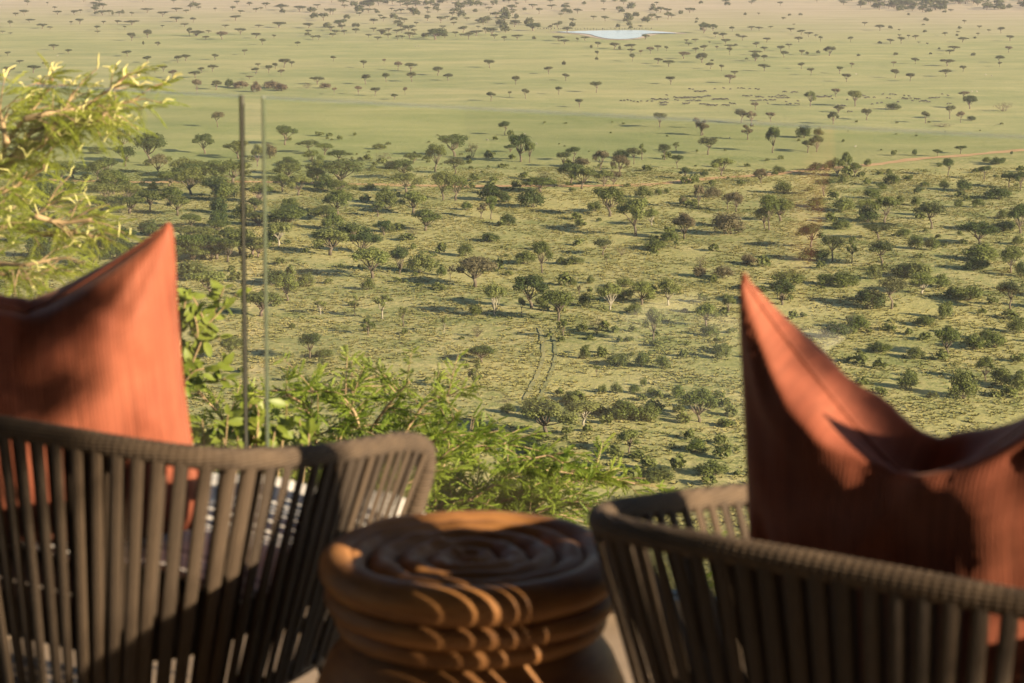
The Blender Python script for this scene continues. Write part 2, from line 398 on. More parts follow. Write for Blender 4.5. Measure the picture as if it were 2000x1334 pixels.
# ------------------------------------------------------------------ trees read off the photograph: (x, base y, width, height, kind+tone) in crops
TREES = []
def crop(ox, oy, sc, text):
    for e in text.split(';'):
        a = e.split()
        if len(a) < 5: continue
        x, y, w_, h_ = map(float, a[:4]); TREES.append((ox+x/sc, oy+y/sc, w_/sc, h_/sc, a[4][0], a[4][1:]))
crop(500, 240, 2.9, '''163 125 118 110 Rd;300 170 120 80 Um;390 180 90 60 Rm;80 200 120 80 Bb;185 295 135 100 Rd;320 250 120 85 Rm;465 225 130 65 Ud;150 390 110 90 Rm;
240 410 120 100 Rl;335 355 110 95 Rd;490 365 220 135 Rd;700 150 70 35 Bm;720 215 130 50 Db;770 255 110 35 Bb;830 315 140 100 Rd;890 230 100 55 Rm;1015 275 110 135 Rm;
1125 190 150 120 Rd;1225 200 80 90 Db;1130 290 105 95 Um;1410 70 70 80 Ud;1440 165 60 40 Rd;850 395 160 100 Rm;1060 440 110 140 Rm;1130 440 120 130 Rm;1330 440 130 90 Bd;
1410 450 70 60 Bd;460 520 140 120 Rm;690 530 90 80 Tm;890 520 190 130 Rl;960 610 180 120 Rm;1190 495 70 50 Bm;1275 545 60 90 Tb;1330 545 80 130 Rm;1430 580 80 70 Bd;
185 600 190 110 Rm;130 700 130 115 Rl;420 750 200 150 Rl;500 660 180 100 Bl;610 740 150 120 Rd;750 620 70 60 Bm;885 655 100 70 Db;1325 670 100 45 Bd;1185 755 90 70 Bm;
660 880 200 150 Rl;815 855 100 135 Rd;930 850 130 120 Bl;1050 865 60 50 Bm;1100 890 40 85 Tb;1240 930 190 160 Rb;180 1010 110 140 Rl;110 920 130 90 Bd;280 925 110 80 Bm;
635 945 70 65 Bm;30 1095 190 120 Rm;365 1085 90 90 Tl;560 1095 55 125 Tl;715 1110 95 135 Tl;835 1155 60 120 Tl;1065 1190 40 100 Tl;635 1200 90 100 Tm;1350 1090 150 180 Rl;
1240 1090 80 60 Bm;1255 1210 80 60 Db;305 1334 140 140 Ud;390 1330 100 50 Bm;1280 1340 120 70 Rm;205 1165 40 30 Bm''')
crop(1000, 240, 2.9, '''50 220 130 135 Rd;100 225 60 110 Rm;290 250 75 85 Um;350 215 90 80 Ud;620 200 95 45 Bd;690 235 80 95 Um;735 210 50 90 Tm;500 265 80 110 Rb;610 290 100 100 Rb;
400 245 90 45 Bb;335 350 130 110 Rd;395 375 130 120 Rm;520 360 110 85 Rm;575 350 90 75 Rb;1110 180 120 100 Um;1080 70 80 70 Tb;1335 95 70 85 Tb;865 210 70 90 Um;930 160 40 50 Tm;
935 260 70 80 Ud;980 320 60 65 Rd;1090 305 45 35 Bd;1185 300 120 90 Rl;1410 340 75 75 Rb;110 480 130 105 Bd;160 390 160 80 Rm;180 330 90 60 Db;555 530 160 165 Rm;470 500 80 55 Bm;
700 640 200 190 Rl;790 580 90 90 Rl;745 425 90 65 Bm;830 410 40 35 Bm;875 400 30 30 Bm;970 470 45 50 Bb;1055 490 60 130 Tb;1130 425 90 65 Bb;1270 505 90 110 Rb;1220 490 60 90 Tb;
975 655 140 130 Rb;1220 630 190 110 Bb;895 670 100 55 Bm;815 720 140 60 Bm;925 710 40 50 Tm;620 750 80 60 Db;515 750 110 100 Um;535 800 30 60 Tm;170 850 100 175 Rm;75 800 110 80 Bm;
280 800 60 40 Bm;350 800 120 40 Bm;1430 600 110 120 Rm;1340 800 90 55 Bb;1200 880 120 70 Bb;1060 870 90 60 Bb;1070 810 80 60 Db;345 925 40 45 Bm;445 910 50 45 Bm;110 1050 210 170 Rd;
55 1100 60 120 Um;170 1040 80 60 Bm;265 1120 170 165 Rm;405 1040 70 70 Bm;380 1000 20 80 Tb;555 1060 130 135 Rl;645 1000 80 60 Bl;735 1030 140 120 Rl;885 1035 120 135 Rl;640 930 100 50 Bl;
695 1085 80 55 Bm;800 1245 110 200 Rm;1100 1160 120 130 Rl;1220 1100 90 130 Rm;480 1200 120 110 Db;290 1220 70 110 Tm;1120 1210 100 60 Bm;655 1240 50 30 Bm;415 1310 50 55 Tm;1200 1310 90 60 Bm''')
crop(1500, 240, 2.9, '''25 170 80 125 Rd;205 85 90 70 Bd;285 75 55 45 Bm;225 170 75 70 Um;275 165 70 90 Rd;710 185 30 30 Bm;830 185 30 35 Bd;960 190 50 40 Ud;1090 175 60 45 Ud;275 270 80 45 Bd;
345 270 60 55 Bm;390 305 90 100 Rm;440 300 70 130 Rm;490 300 70 70 Rm;60 285 70 40 Bm;565 245 40 40 Bm;1020 300 85 95 Ud;1225 320 75 75 Ud;1235 225 40 30 Bm;1300 235 90 40 Bd;
1380 180 15 20 Bd;1365 365 90 85 Ud;1430 375 80 90 Rd;315 415 110 95 Ud;90 400 100 70 Bm;705 345 100 55 Bm;685 290 40 30 Bm;845 400 35 40 Bd;890 360 45 30 Bm;995 375 55 50 Bm;
1105 385 110 65 Bd;645 375 50 35 Bm;590 430 100 55 Bm;420 340 50 35 Bm;1300 430 150 60 Bd;660 565 130 130 Rm;565 560 130 80 Bd;925 600 160 140 Um;560 480 90 50 Bl;430 500 150 85 Bl;
275 475 110 55 Bm;750 455 50 45 Bm;840 470 60 50 Bm;1080 480 60 50 Bm;1190 480 70 50 Bm;5 605 90 180 Rm;70 560 120 120 Rm;245 705 130 135 Rd;365 785 130 145 Um;255 780 130 65 Bd;
475 795 60 150 Tm;410 600 120 50 Bm;625 660 130 80 Um;770 645 80 45 Bm;645 810 160 150 Um;840 715 90 70 Bm;925 720 90 75 Bm;1200 690 200 110 Rd;1200 780 190 100 Bl;1170 835 100 70 Bd;
1375 850 120 130 Rm;1430 625 120 140 Rd;1340 610 130 50 Bd;1410 690 60 50 Bm;1335 545 70 50 Bm;600 885 80 80 Bm;770 870 150 75 Bd;850 880 150 100 Bl;700 1055 170 165 Um;580 1050 150 100 Bd;
870 970 140 110 Rl;980 930 100 70 Bm;430 930 150 80 Bm;330 920 120 60 Bm;120 960 190 110 Rm;80 1030 160 130 Rd;1370 1060 200 160 Um;1140 1005 190 75 Bm;1430 870 70 80 Bd;510 1170 140 85 Bm;
380 1220 140 90 Bd;890 1150 110 55 Bm;1410 1190 100 80 Bm;1000 1110 80 90 Bm;1020 1320 140 150 Rm;1170 1280 130 90 Bm;1280 1270 110 80 Bm;1230 1230 80 60 Bm;830 1334 100 60 Bm;640 1300 130 50 Bm''')
crop(1150, 500, 1.6, '1000 415 60 55 Bm;1170 445 90 75 Bm;1290 405 60 60 Bm;1240 390 50 65 Rm;1345 420 60 50 Bm')
crop(800, 640, 3.125, '''830 665 300 210 Rl;1060 600 180 130 Rl;1000 450 150 60 Bm;1310 560 200 110 Bm;1450 560 150 90 Bm;1770 575 220 180 Rm;1180 400 50 50 Bm;1265 400 70 65 Bm;1370 400 70 50 Bm;
1480 420 70 50 Bm;1640 430 90 80 Bm;1340 770 120 140 Rl;440 215 130 95 Rd;390 390 110 160 Tm;415 55 80 55 Db;1070 190 60 80 Bm;1270 230 140 70 Bm;1420 240 100 90 Bm;1545 250 80 80 Bm;
1900 190 90 90 Bm;1140 290 40 60 Tm;1430 360 40 50 Bm;740 765 200 70 Bd;1500 925 250 70 Bm;600 520 80 60 Bm;590 455 90 30 Db;1050 900 260 70 Bd;1750 760 160 70 Bm;1850 900 180 80 Bm''')
crop(0, 400, 2.669, '1100 475 190 110 Rl;1360 580 120 105 Um;1000 380 150 80 Bm;1010 300 140 80 Rm;1100 290 120 70 Rm;1080 210 110 80 Rm;970 240 110 60 Bm;1190 210 100 80 Rm;1000 120 120 70 Rm;1130 150 120 70 Rm;1200 800 120 100 Rm')
crop(0, 0, 2, '''850 497 60 60 Ub;480 590 90 70 Rm;490 650 90 75 Rd;585 640 110 110 Rd;415 690 75 75 Rd;800 600 80 70 Rd;620 680 80 70 Rb;720 690 120 70 Rm;790 700 100 60 Rm;660 730 110 60 Rm;745 760 110 90 Rm;
840 770 100 80 Rd;910 720 130 90 Rm;930 620 100 60 Rm;1005 650 50 80 Rm;500 790 80 70 Rm;420 760 70 90 Rm;170 745 100 50 Bd;270 745 40 40 Bd;380 600 60 30 Bm;300 580 50 60 Tb;200 590 110 70 Rd;
62 65 20 15 Ua;90 50 30 12 Ua;185 20 12 12 Ua;225 58 32 16 Ua;290 58 40 18 Ua;380 25 35 15 Ua;400 60 45 20 Ua;440 60 10 18 Ba;480 55 12 18 Ba;515 62 20 15 Ua;575 50 50 18 Ua;635 65 40 20 Ua;690 45 50 15 Ua;
745 40 20 25 Ua;775 28 20 15 Ua;840 45 12 15 Ua;910 42 30 18 Ua;975 22 25 12 Ua;115 88 40 14 Ua;40 105 25 25 Ua;165 112 45 20 Ua;195 115 25 12 Ua;312 95 36 22 Ua;277 100 15 18 Ua;380 118 32 18 Ua;405 95 20 14 Ua;
460 95 30 16 Ua;515 98 60 18 Ua;487 115 22 14 Ua;10 130 20 10 Ua;40 135 16 8 Ua;380 130 22 10 Ua;515 160 30 30 Ra;577 148 32 30 Ra;560 175 10 15 Ba;617 180 20 16 Ra;635 108 22 10 Ua;690 85 50 20 Ua;755 88 25 20 Ua;
720 105 30 14 Ua;740 140 20 30 Ra;768 142 60 22 Ra;805 155 30 15 Ua;815 130 25 12 Ua;867 155 60 32 Ub;920 80 45 20 Ua;940 135 40 25 Ua;1000 150 38 22 Ua;1025 175 30 24 Ua;1070 150 24 15 Ua;1010 108 30 12 Ua;
880 110 30 14 Ua;1162 180 24 18 Ua;955 215 32 22 Ua;497 220 40 22 Ua;575 245 40 26 Ua;210 195 36 22 Ua;268 210 36 18 Ua;30 220 34 18 Ua;77 250 34 15 Ua;178 260 30 18 Ua;130 285 50 30 Ua;35 295 50 34 Ua;695 245 40 28 Ua;
725 238 40 26 Ua;840 235 32 24 Ua;1302 240 24 22 Ua;830 280 36 28 Ua;787 285 26 22 Ua;762 305 40 28 Ua;675 305 40 32 Ub;638 280 36 24 Ua;605 285 30 20 Ua;770 370 32 60 Ub;1008 265 24 18 Ua;1000 290 34 26 Ua;
1050 285 34 30 Ua;1075 270 30 24 Ua;1110 265 45 36 Ua;1140 260 26 22 Ua;1098 295 28 24 Ub;975 310 30 14 Ub;845 350 38 34 Ra;895 340 40 32 Bd;940 345 60 28 Bb;1000 360 40 40 Bb;1060 345 70 28 Bb;1100 355 60 28 Bb;
1200 345 40 24 Db;1240 330 50 30 Ua;1270 345 40 20 Bb;1305 370 26 28 Ub;1420 265 36 30 Ua;1428 330 46 40 Ua;1400 370 26 34 Ub;1465 375 36 34 Ua;1508 320 30 34 Ua;1500 250 14 20 Ub;1555 275 28 36 Ub;1540 390 30 24 Ua;
1582 370 20 30 Ub;1605 280 50 34 Ua;1608 320 40 40 Ua;1710 295 54 34 Ua;1750 315 42 28 Ua;1912 265 38 32 Ua;1918 395 40 36 Ua;1990 380 20 24 Ua;1325 105 45 25 Rd;1345 135 28 18 Ua;1390 130 30 20 Ua;1700 155 70 40 Rd;
1600 150 45 25 Ua;1830 155 40 30 Ua;1860 140 50 22 Ua;1920 140 40 30 Ra;1970 160 24 20 Ua;1550 135 30 20 Ua;1490 135 50 20 Ua;1205 110 60 20 Ua;1090 108 60 22 Ua;1170 45 60 22 Ua;1100 40 60 22 Ua;1240 30 40 14 Ua''')
crop(1000, 0, 2, '''10 105 40 25 Ra;82 120 60 28 Rd;150 118 20 20 Ua;215 125 35 18 Ra;85 155 16 14 Ba;20 155 40 20 Ua;180 160 50 20 Ua;205 172 40 18 Ua;255 165 14 18 Ua;285 160 36 18 Ua;310 190 10 14 Ba;335 185 26 22 Ua;400 192 44 26 Ua;
420 195 12 16 Ba;332 220 22 22 Ua;331 235 12 14 Ba;202 255 16 18 Ba;465 195 50 24 Ua;470 240 30 30 Ua;465 210 30 20 Ua;540 210 30 28 Ub;570 200 24 24 Ua;603 200 16 20 Ua;503 215 14 20 Ub;570 250 36 24 Ua;612 260 46 26 Ua;
670 230 50 28 Ub;690 180 28 14 Ua;718 205 30 20 Ua;750 200 36 24 Ua;742 245 44 36 Ra;775 270 34 26 Ua;715 165 24 14 Ua;800 195 16 16 Ub;850 215 26 30 Ua;852 190 40 16 Ua;835 170 44 18 Ua;818 278 28 26 Ua;870 295 32 18 Ua;
850 325 44 34 Ub;620 330 40 32 Ua;520 155 30 20 Rd;750 130 46 40 Rd;785 120 32 24 Rd;795 145 30 20 Ua;825 150 34 22 Ua;860 125 22 22 Ua;935 118 30 16 Ua;965 120 30 16 Ua;1010 112 20 10 Ua;900 158 36 20 Ua;955 185 28 20 Ua;
950 215 50 18 Ua;985 200 32 18 Ua;950 240 40 30 Ra;985 238 28 24 Ua;995 165 30 18 Ua;985 278 46 28 Ua;1050 200 34 22 Ua;1082 190 26 20 Ua;1062 225 34 26 Ua;1090 125 28 16 Ua;1130 135 40 18 Ua;1158 145 34 20 Ua;1120 165 30 22 Ua;
1205 165 16 24 Ua;1132 215 28 20 Ua;1240 218 46 34 Ra;1130 270 32 26 Ua;1168 295 34 30 Ua;1280 288 30 28 Ua;1307 320 34 32 Ua;1322 165 24 22 Ua;1327 265 24 20 Ub;1265 380 32 34 Ub;1377 100 20 14 Ua;1437 120 34 24 Ua;
1478 172 34 20 Ua;1520 170 40 26 Ua;1548 150 14 14 Ua;1576 155 24 18 Ua;1490 260 24 20 Ub;1575 250 30 24 Ua;1497 305 40 34 Ua;1555 318 34 32 Ua;1692 140 22 14 Ua;1820 140 22 12 Ua;1825 112 22 12 Ua;1767 92 18 14 Ua;1760 165 38 20 Ua;
1910 130 30 24 Ua;1945 160 30 22 Ua;1725 200 46 20 Ua;1710 212 34 18 Ua;1940 205 26 24 Ub;1903 245 38 28 Ua;1905 262 24 20 Ua;1695 300 42 30 Ua;1700 258 54 26 Ua;1762 280 30 24 Ua;1165 415 42 54 Rm;1340 415 50 56 Rm;
1765 385 42 28 Ub;1788 425 50 48 Rd;1920 435 80 32 Db;1490 428 55 24 Bd;1710 465 55 52 Um;1752 480 34 44 Ub;1615 482 40 46 Um;1385 470 46 46 Um;1795 470 34 16 Bd;1275 440 40 26 Ra;1255 485 40 46 Ra;1010 475 36 36 Ub;
950 430 44 30 Ub;895 480 60 50 Um;935 485 46 50 Tb;577 497 60 56 Um;182 370 34 32 Ua;263 420 34 34 Ua;52 385 38 38 Ua;15 330 34 34 Ua;330 362 50 44 Ua;210 315 34 28 Ua;142 290 32 30 Ua;740 530 60 60 Tb;720 500 30 40 Tb;1680 495 90 12 Db''')
rnd = random.Random(3)
for _ in range(52):                 # the dense wood behind the feathery branches
    x = rnd.uniform(60, 520); y = rnd.uniform(345, 520)
    TREES.append((x, y, rnd.uniform(34, 62), rnd.uniform(26, 42), rnd.choice('RRRB'), rnd.choice('dmmm')))
for _ in range(16):
    x = rnd.uniform(520, 760); y = rnd.uniform(340, 480)
    TREES.append((x, y, rnd.uniform(30, 50), rnd.uniform(24, 36), rnd.choice('RRB'), rnd.choice('dmm')))

NAMES = {'U': 'umbrella_acacia', 'R': 'savanna_tree', 'B': 'bush', 'T': 'sapling', 'D': 'bare_shrub'}
CATS = {'U': 'tree', 'R': 'tree', 'B': 'bush', 'T': 'tree', 'D': 'shrub'}
LOOK = {'U': 'flat-topped acacia', 'R': 'spreading tree', 'B': 'leafy bush', 'T': 'sparse tree', 'D': 'twiggy bare shrub'}
TONE = {'d': ('dark', 'dark green'), 'm': ('mid', 'olive green'), 'l': ('light', 'pale green'), 'b': ('brown', 'brownish'), 'a': ('acacia', 'grey-green')}
BANDS = [(45, 'on the far dry plain'), (90, 'level with the waterhole'), (120, 'just nearer than the waterhole'), (150, 'on the plain below the waterhole'), (185, 'behind the grazing herd'), (215, 'level with the grazing herd'),
         (255, 'on green grass before the herd'), (300, 'on green grass beyond the dirt track'), (335, 'just beyond the dirt track'), (370, 'along the dirt track'), (410, 'just this side of the track'), (460, 'in the bush below the track'),
         (510, 'in the middle of the bushland'), (560, 'level with the right cushion tip'), (620, 'above the pale grass slope'), (700, 'on the grassy slope'), (2000, 'at the foot of the hill')]
ORD = 'first second third fourth fifth sixth seventh eighth ninth tenth eleventh twelfth thirteenth fourteenth fifteenth sixteenth seventeenth eighteenth nineteenth twentieth'.split()
groups = {}
for t in TREES:
    band = next(b_[1] for b_ in BANDS if t[1] < b_[0])
    side = ('at left' if t[0] < 500 else 'left of centre' if t[0] < 1000 else 'right of centre' if t[0] < 1500 else 'at right')
    groups.setdefault((t[4], t[5], band, side), []).append(t)
TONE_MAT = {('U', 'm'): 'acacia', ('U', 'd'): 'dark', ('U', 'a'): 'acacia'}
cnt = 0
for (k, tn, band, side), L in groups.items():
    L.sort(key=lambda t: t[0])
    for i, (x, y, w_, h_, _, _) in enumerate(L):
        base = hit(x, y); dist = (base-CAM).length; mpp = dist/FP
        W, Hh = w_*mpp, h_*mpp*1.02
        if k in 'RB': W *= 1.08; Hh *= 1.06
        var = cnt % NV[k]; cnt += 1
        tone = TONE_MAT.get((k, tn), TONE[tn][0])
        if len(L) == 1: lab = f'{TONE[tn][1]} {LOOK[k]} {band}, {side}'
        else: lab = f'{ORD[min(i, 19)]} {TONE[tn][1].replace(" green", "")} {LOOK[k]} from left, {band}, {side}'
        big = w_ >= 36 or h_ >= 36
        if big:
            o = empty(NAMES[k], base, random.uniform(0, 6.28)); o.scale = (W*random.uniform(.88, 1.2), W*random.uniform(.78, 1.15), Hh*random.uniform(.92, 1.1))
            obj('trunk' if k in 'URT' else 'stem', tree_mesh(k, var, tone, 'trunk'), o)
            obj('crown' if k in 'URT' else 'foliage', tree_mesh(k, var, tone, 'crown'), o)
        else:
            o = obj(NAMES[k], tree_mesh(k, var, tone, 'all')); o.location = base; o.scale = (W, W, Hh); o.rotation_euler.z = random.uniform(0, 6.28)
        tag(o, lab, CATS[k], {'U': 'flat-topped acacias on the plain', 'R': 'spreading trees of the savanna', 'B': 'bushes of the savanna', 'T': 'thin sparse trees', 'D': 'bare shrubs'}[k])

# distant trees and low scrub too many to count
def stamp(name, items, mats, label, sub=None):
    Vs, Fs, n0, fm = [], [], 0, []
    for (kind, var, pos, W, Hh, rz) in items:
        (TV, TF), (LV, LF) = PROTO[(kind, var)]
        if sub and len(LF) > sub:
            st = len(LF)//sub; s_ = np.arange(0, len(LF), st); LVq = LV.reshape(-1, 4, 3)[s_]; c_ = LVq.mean(1, keepdims=True)
            LV2 = ((LVq-c_)*math.sqrt(st)*0.95+c_).reshape(-1, 3); LF2 = np.arange(len(LV2)).reshape(-1, 4)
        else: LV2, LF2 = LV, LF
        if kind in 'URT': V = np.concatenate([TV, LV2]); Fq = np.concatenate([TF, LF2+len(TV)]); fm += [0]*len(TF)+[1]*len(LF2)
        else: V, Fq = LV2, LF2; fm += [1]*len(LF2)
        c, s = math.cos(rz), math.sin(rz)
        V = V*np.array([W, W, Hh]); V = np.stack([V[:, 0]*c-V[:, 1]*s, V[:, 0]*s+V[:, 1]*c, V[:, 2]], 1)+np.array(pos)
        Vs.append(V); Fs.append(Fq+n0); n0 += len(V)
    o = obj(name, npmesh(name, np.concatenate(Vs), np.concatenate(Fs), mats, False, fm)); tag(o, label, None, kind='stuff'); return o
far = []
def farzone(n_, x0, x1, y0, y1, wpx, kinds, skew=1.0):
    for _ in range(n_):
        x = rnd.uniform(x0, x1); y = y0+(y1-y0)*rnd.random()**skew
        p = hit(x, y); mpp = (p-CAM).length/FP; W = rnd.uniform(*wpx)*mpp; k = rnd.choice(kinds)
        far.append((k, rnd.randrange(NV[k]), p, W, W*(rnd.uniform(.5, .75) if k == 'U' else rnd.uniform(.5, .8)), rnd.uniform(0, 6.28)))
farzone(150, 600, 1010, -6, 80, (10, 22), 'UUUB'); farzone(70, 980, 1360, -6, 56, (9, 20), 'UUUB'); farzone(40, 0, 620, -6, 34, (9, 18), 'UUUB')
farzone(150, 1660, 2080, -10, 20, (12, 24), 'RRUB'); farzone(60, 660, 1010, -8, 16, (10, 18), 'UBB'); farzone(25, 1340, 1700, -6, 12, (9, 16), 'UB'); farzone(24, 1720, 1860, 12, 26, (9, 20), 'RUB')
farzone(40, 1330, 2000, 25, 120, (6, 10), 'BBU'); farzone(120, -60, 2060, -60, -8, (9, 18), 'UUB')
stamp('distant_trees', far, [M_BARK, M_F['acacia']], 'scattered small trees on the far dry plain', 260)
scrub = []
def scrubzone(n_, x0, x1, y0, y1, wpx, flat=(.5, .9)):
    for _ in range(n_):
        x = rnd.uniform(x0, x1); y = rnd.uniform(y0, y1)
        p = hit(x, y); mpp = (p-CAM).length/FP; W = rnd.uniform(*wpx)*mpp
        scrub.append(('B', rnd.randrange(6), p, W, W*rnd.uniform(*flat), rnd.uniform(0, 6.28)))
scrubzone(110, -60, 2060, 310, 380, (5, 24)); scrubzone(95, -60, 2060, 380, 560, (6, 32)); scrubzone(60, 1480, 2060, 560, 780, (9, 36))
scrubzone(40, 1050, 1480, 560, 700, (6, 26)); scrubzone(55, 1020, 1450, 760, 960, (9, 40)); scrubzone(30, 380, 1000, 480, 600, (8, 22)); scrubzone(10, 450, 950, 640, 760, (8, 20))
scrubzone(45, 560, 1000, 262, 330, (4, 14)); scrubzone(30, 1000, 2060, 235, 300, (3, 8))
stamp('scrub', scrub, [M_BARK, M_F['mid']], 'low green scrub dotted over the savanna', 150)

# grass tussocks of the nearer savanna
NT = 90000
Yt = np.sqrt(RNG.uniform(225**2, 745**2, NT)); Xt = RNG.uniform(-0.27, 0.27, NT)*Yt
# clumpy: keep those where a smooth field is high
fld = np.sin(Xt*0.21+2*np.sin(Yt*0.05))+np.sin(Yt*0.17+1.5*np.sin(Xt*0.11))+RNG.normal(size=NT)*0.9
keep = fld > -0.55; Xt, Yt = Xt[keep], Yt[keep]; NT = len(Xt)
Zt = terr(Xt, Yt); hT = RNG.uniform(0.14, 0.42, NT); wT = RNG.uniform(0.45, 1.15, NT)
Vt = np.zeros((NT, 5, 4, 3)); ang0 = RNG.uniform(0, 6.28, NT)
for k in range(5):
    a = ang0+k*1.2566; cx, sx = np.cos(a), np.sin(a)
    for j, (r_, s_, z_) in enumerate(((0.10, -0.35, -0.06), (0.10, 0.35, -0.06), (0.95, 0.22, 0.70+0.30*(k % 2)), (0.95, -0.22, 0.80))):
        Vt[:, k, j, 0] = Xt+wT*(cx*r_-sx*s_)*0.6; Vt[:, k, j, 1] = Yt+wT*(sx*r_+cx*s_)*0.6; Vt[:, k, j, 2] = Zt+hT*z_
M_TUFT = ground_material('tussock_grass', False, (0.62, 0.62, 0.55))
tg = obj('grass_tussocks', npmesh('grass_tussocks', Vt.reshape(-1, 3), np.arange(NT*20).reshape(-1, 4), M_TUFT)); tag(tg, 'straw and green grass tussocks covering the nearer savanna', None, kind='stuff')

# ------------------------------------------------------------------ animals
M_BUF = simple('dark_hide', (0.010, 0.009, 0.008), (0.022, 0.02, 0.018), 6, 0.8)
M_PALE = simple('pale_hide', (0.26, 0.23, 0.18), (0.36, 0.33, 0.28), 6, 0.8)
def animal_mesh(name, mat, head_low=True, L=1.0):
    sk = bpy.data.meshes.new(name)
    hz = 0.42 if head_low else 1.35
    V = [(0, 0, 1.0), (-.55, 0, .98), (.5, 0, 1.08), (.85, 0, 1.05 if head_low else 1.25), (1.12, 0, .8 if head_low else 1.4), (1.32, 0, hz if head_low else 1.3),
         (-.62, .17, .62), (-.66, .17, .34), (-.60, .17, 0), (-.62, -.17, .62), (-.66, -.17, .34), (-.60, -.17, 0), (.5, .17, .6), (.5, .17, .3), (.5, .17, 0), (.5, -.17, .6), (.5, -.17, .3), (.5, -.17, 0),
         (-.88, 0, .85), (-.95, 0, .45), (1.1, .22, .95 if head_low else 1.5), (1.1, -.22, .95 if head_low else 1.5)]
    E = [(0, 1), (0, 2), (2, 3), (3, 4), (4, 5), (1, 6), (6, 7), (7, 8), (1, 9), (9, 10), (10, 11), (2, 12), (12, 13), (13, 14), (2, 15), (15, 16), (16, 17), (1, 18), (18, 19), (4, 20), (4, 21)]
    Rr = [.34, .30, .36, .24, .17, .11, .14, .07, .06, .14, .07, .06, .12, .07, .06, .12, .07, .06, .05, .04, .05, .05]
    sk.from_pydata([(x*L, y, z) for x, y, z in V], E, []); o = bpy.data.objects.new(name, sk); COL.objects.link(o)
    md = o.modifiers.new('s', 'SKIN'); sk.skin_vertices[0].data[0].use_root = True
    for i, r in enumerate(Rr): sk.skin_vertices[0].data[i].radius = (r, r)
    o.modifiers.new('d', 'SUBSURF').levels = 1
    dg = bpy.context.evaluated_depsgraph_get(); me = bpy.data.meshes.new_from_object(o.evaluated_get(dg)); bpy.data.objects.remove(o)
    me.materials.clear(); me.materials.append(mat); me.name = name
    return me
ME_G = animal_mesh('buffalo', M_BUF, True); ME_S = animal_mesh('buffalo_alert', M_BUF, False); ME_P = animal_mesh('antelope', M_PALE, False, 0.8)
HERD = '65 105 4 30;120 112 2 10;180 108 3 30;255 98 10 45;275 115 6 20;275 128 4 15;292 78 1 1;430 42 2 10;480 52 8 30;370 88 10 35;440 88 12 50;440 105 8 40;520 80 4 15;590 97 12 40;500 124 4 20;545 131 6 25;620 131 4 18;660 121 3 10;345 102 2 8;400 122 4 15;558 40 1 1;610 38 1 1;645 38 1 1;690 36 1 1;715 37 2 6;755 40 1 1;797 42 2 5;740 79 4 20;810 84 5 20;880 85 3 18;935 78 4 18;940 88 6 28;865 102 5 28;790 105 5 24;855 121 1 1;1005 57 3 15;950 57 2 8;1170 83 9 38;960 110 1 1;975 124 3 12;1020 124 2 8;1025 108 1 1;1215 96 1 1;1390 77 2 8;1410 88 3 12;1450 86 1 1;1300 100 1 1;1270 135 4 18;1315 166 2 8;1465 118 1 1;1490 119 1 1;1495 72 1 1;1545 70 2 8;1570 73 1 1;1615 75 1 1;1520 88 1 1;1540 90 1 1;1620 95 4 12;1645 80 1 1;1655 92 1 1;1690 97 3 12;1665 108 1 1;1730 108 4 12;1755 110 2 5;1705 112 1 1;1580 113 1 1;1440 124 1 1;1785 90 5 25;1865 122 2 8;1830 70 1 1;1860 76 1 1'
HB = []
for e in HERD.split(';'):
    cx, cy_, n_, sp = map(float, e.split())
    side = 'at the left end of' if cx < 330 else 'left of the middle of' if cx < 700 else 'in the middle of' if cx < 1100 else 'right of the middle of' if cx < 1500 else 'at the right end of'
    for i in range(int(n_)):
        px = cx+(i-(n_-1)/2)/max(n_-1, 1)*2*sp+rnd.uniform(-2, 2); py = cy_+rnd.uniform(-2.5, 2.5)
        p = hit(1200+px/2.857, 160+(py+4)/2.857)
        o = obj('buffalo', ME_G if rnd.random() < .65 else ME_S); o.location = p; s = rnd.uniform(.55, .72); o.scale = (s, s, s)
        o.rotation_euler.z = rnd.choice((0, math.pi))+rnd.uniform(-.6, .6)
        HB.append((px, o))
def ordw(k):
    T_ = ['', '', 'twenty', 'thirty', 'forty', 'fifty', 'sixty']
    return ORD[k-1] if k <= 20 else (T_[k//10]+'-'+ORD[k % 10-1] if k % 10 else T_[k//10][:-1]+'ieth')
HB.sort(key=lambda t: t[0]); STR = ['at the far left of', 'in the left bunch of', 'in the densest bunch of', 'just right of the densest bunch of', 'in the middle of', 'near the lone tree in', 'right of the two lone trees in', 'at the far right of']
LIM = [200, 330, 460, 640, 900, 1300, 1600, 9999]; k0 = {}
for px, o in HB:
    j = next(i for i in range(8) if px < LIM[i]); k0[j] = k0.get(j, 0)+1
    tag(o, f'{ordw(k0[j])} dark buffalo from left {STR[j]} the herd', 'buffalo', 'buffalo herd on the green plain')
for i in range(40):
    p = hit(1050+i*5.7+rnd.uniform(-1.5, 1.5), 58.2-abs(i-22)*0.06+rnd.uniform(-.4, .4)); o = obj('buffalo', ME_S); o.location = p; s = rnd.uniform(.7, .9); o.scale = (s, s, s)
    o.rotation_euler.z = rnd.uniform(-1.9, -1.2); tag(o, f'{ordw(i+1)} tiny dark animal from left along the far bank of the waterhole', 'buffalo', 'animals on the far bank')
AN = {}
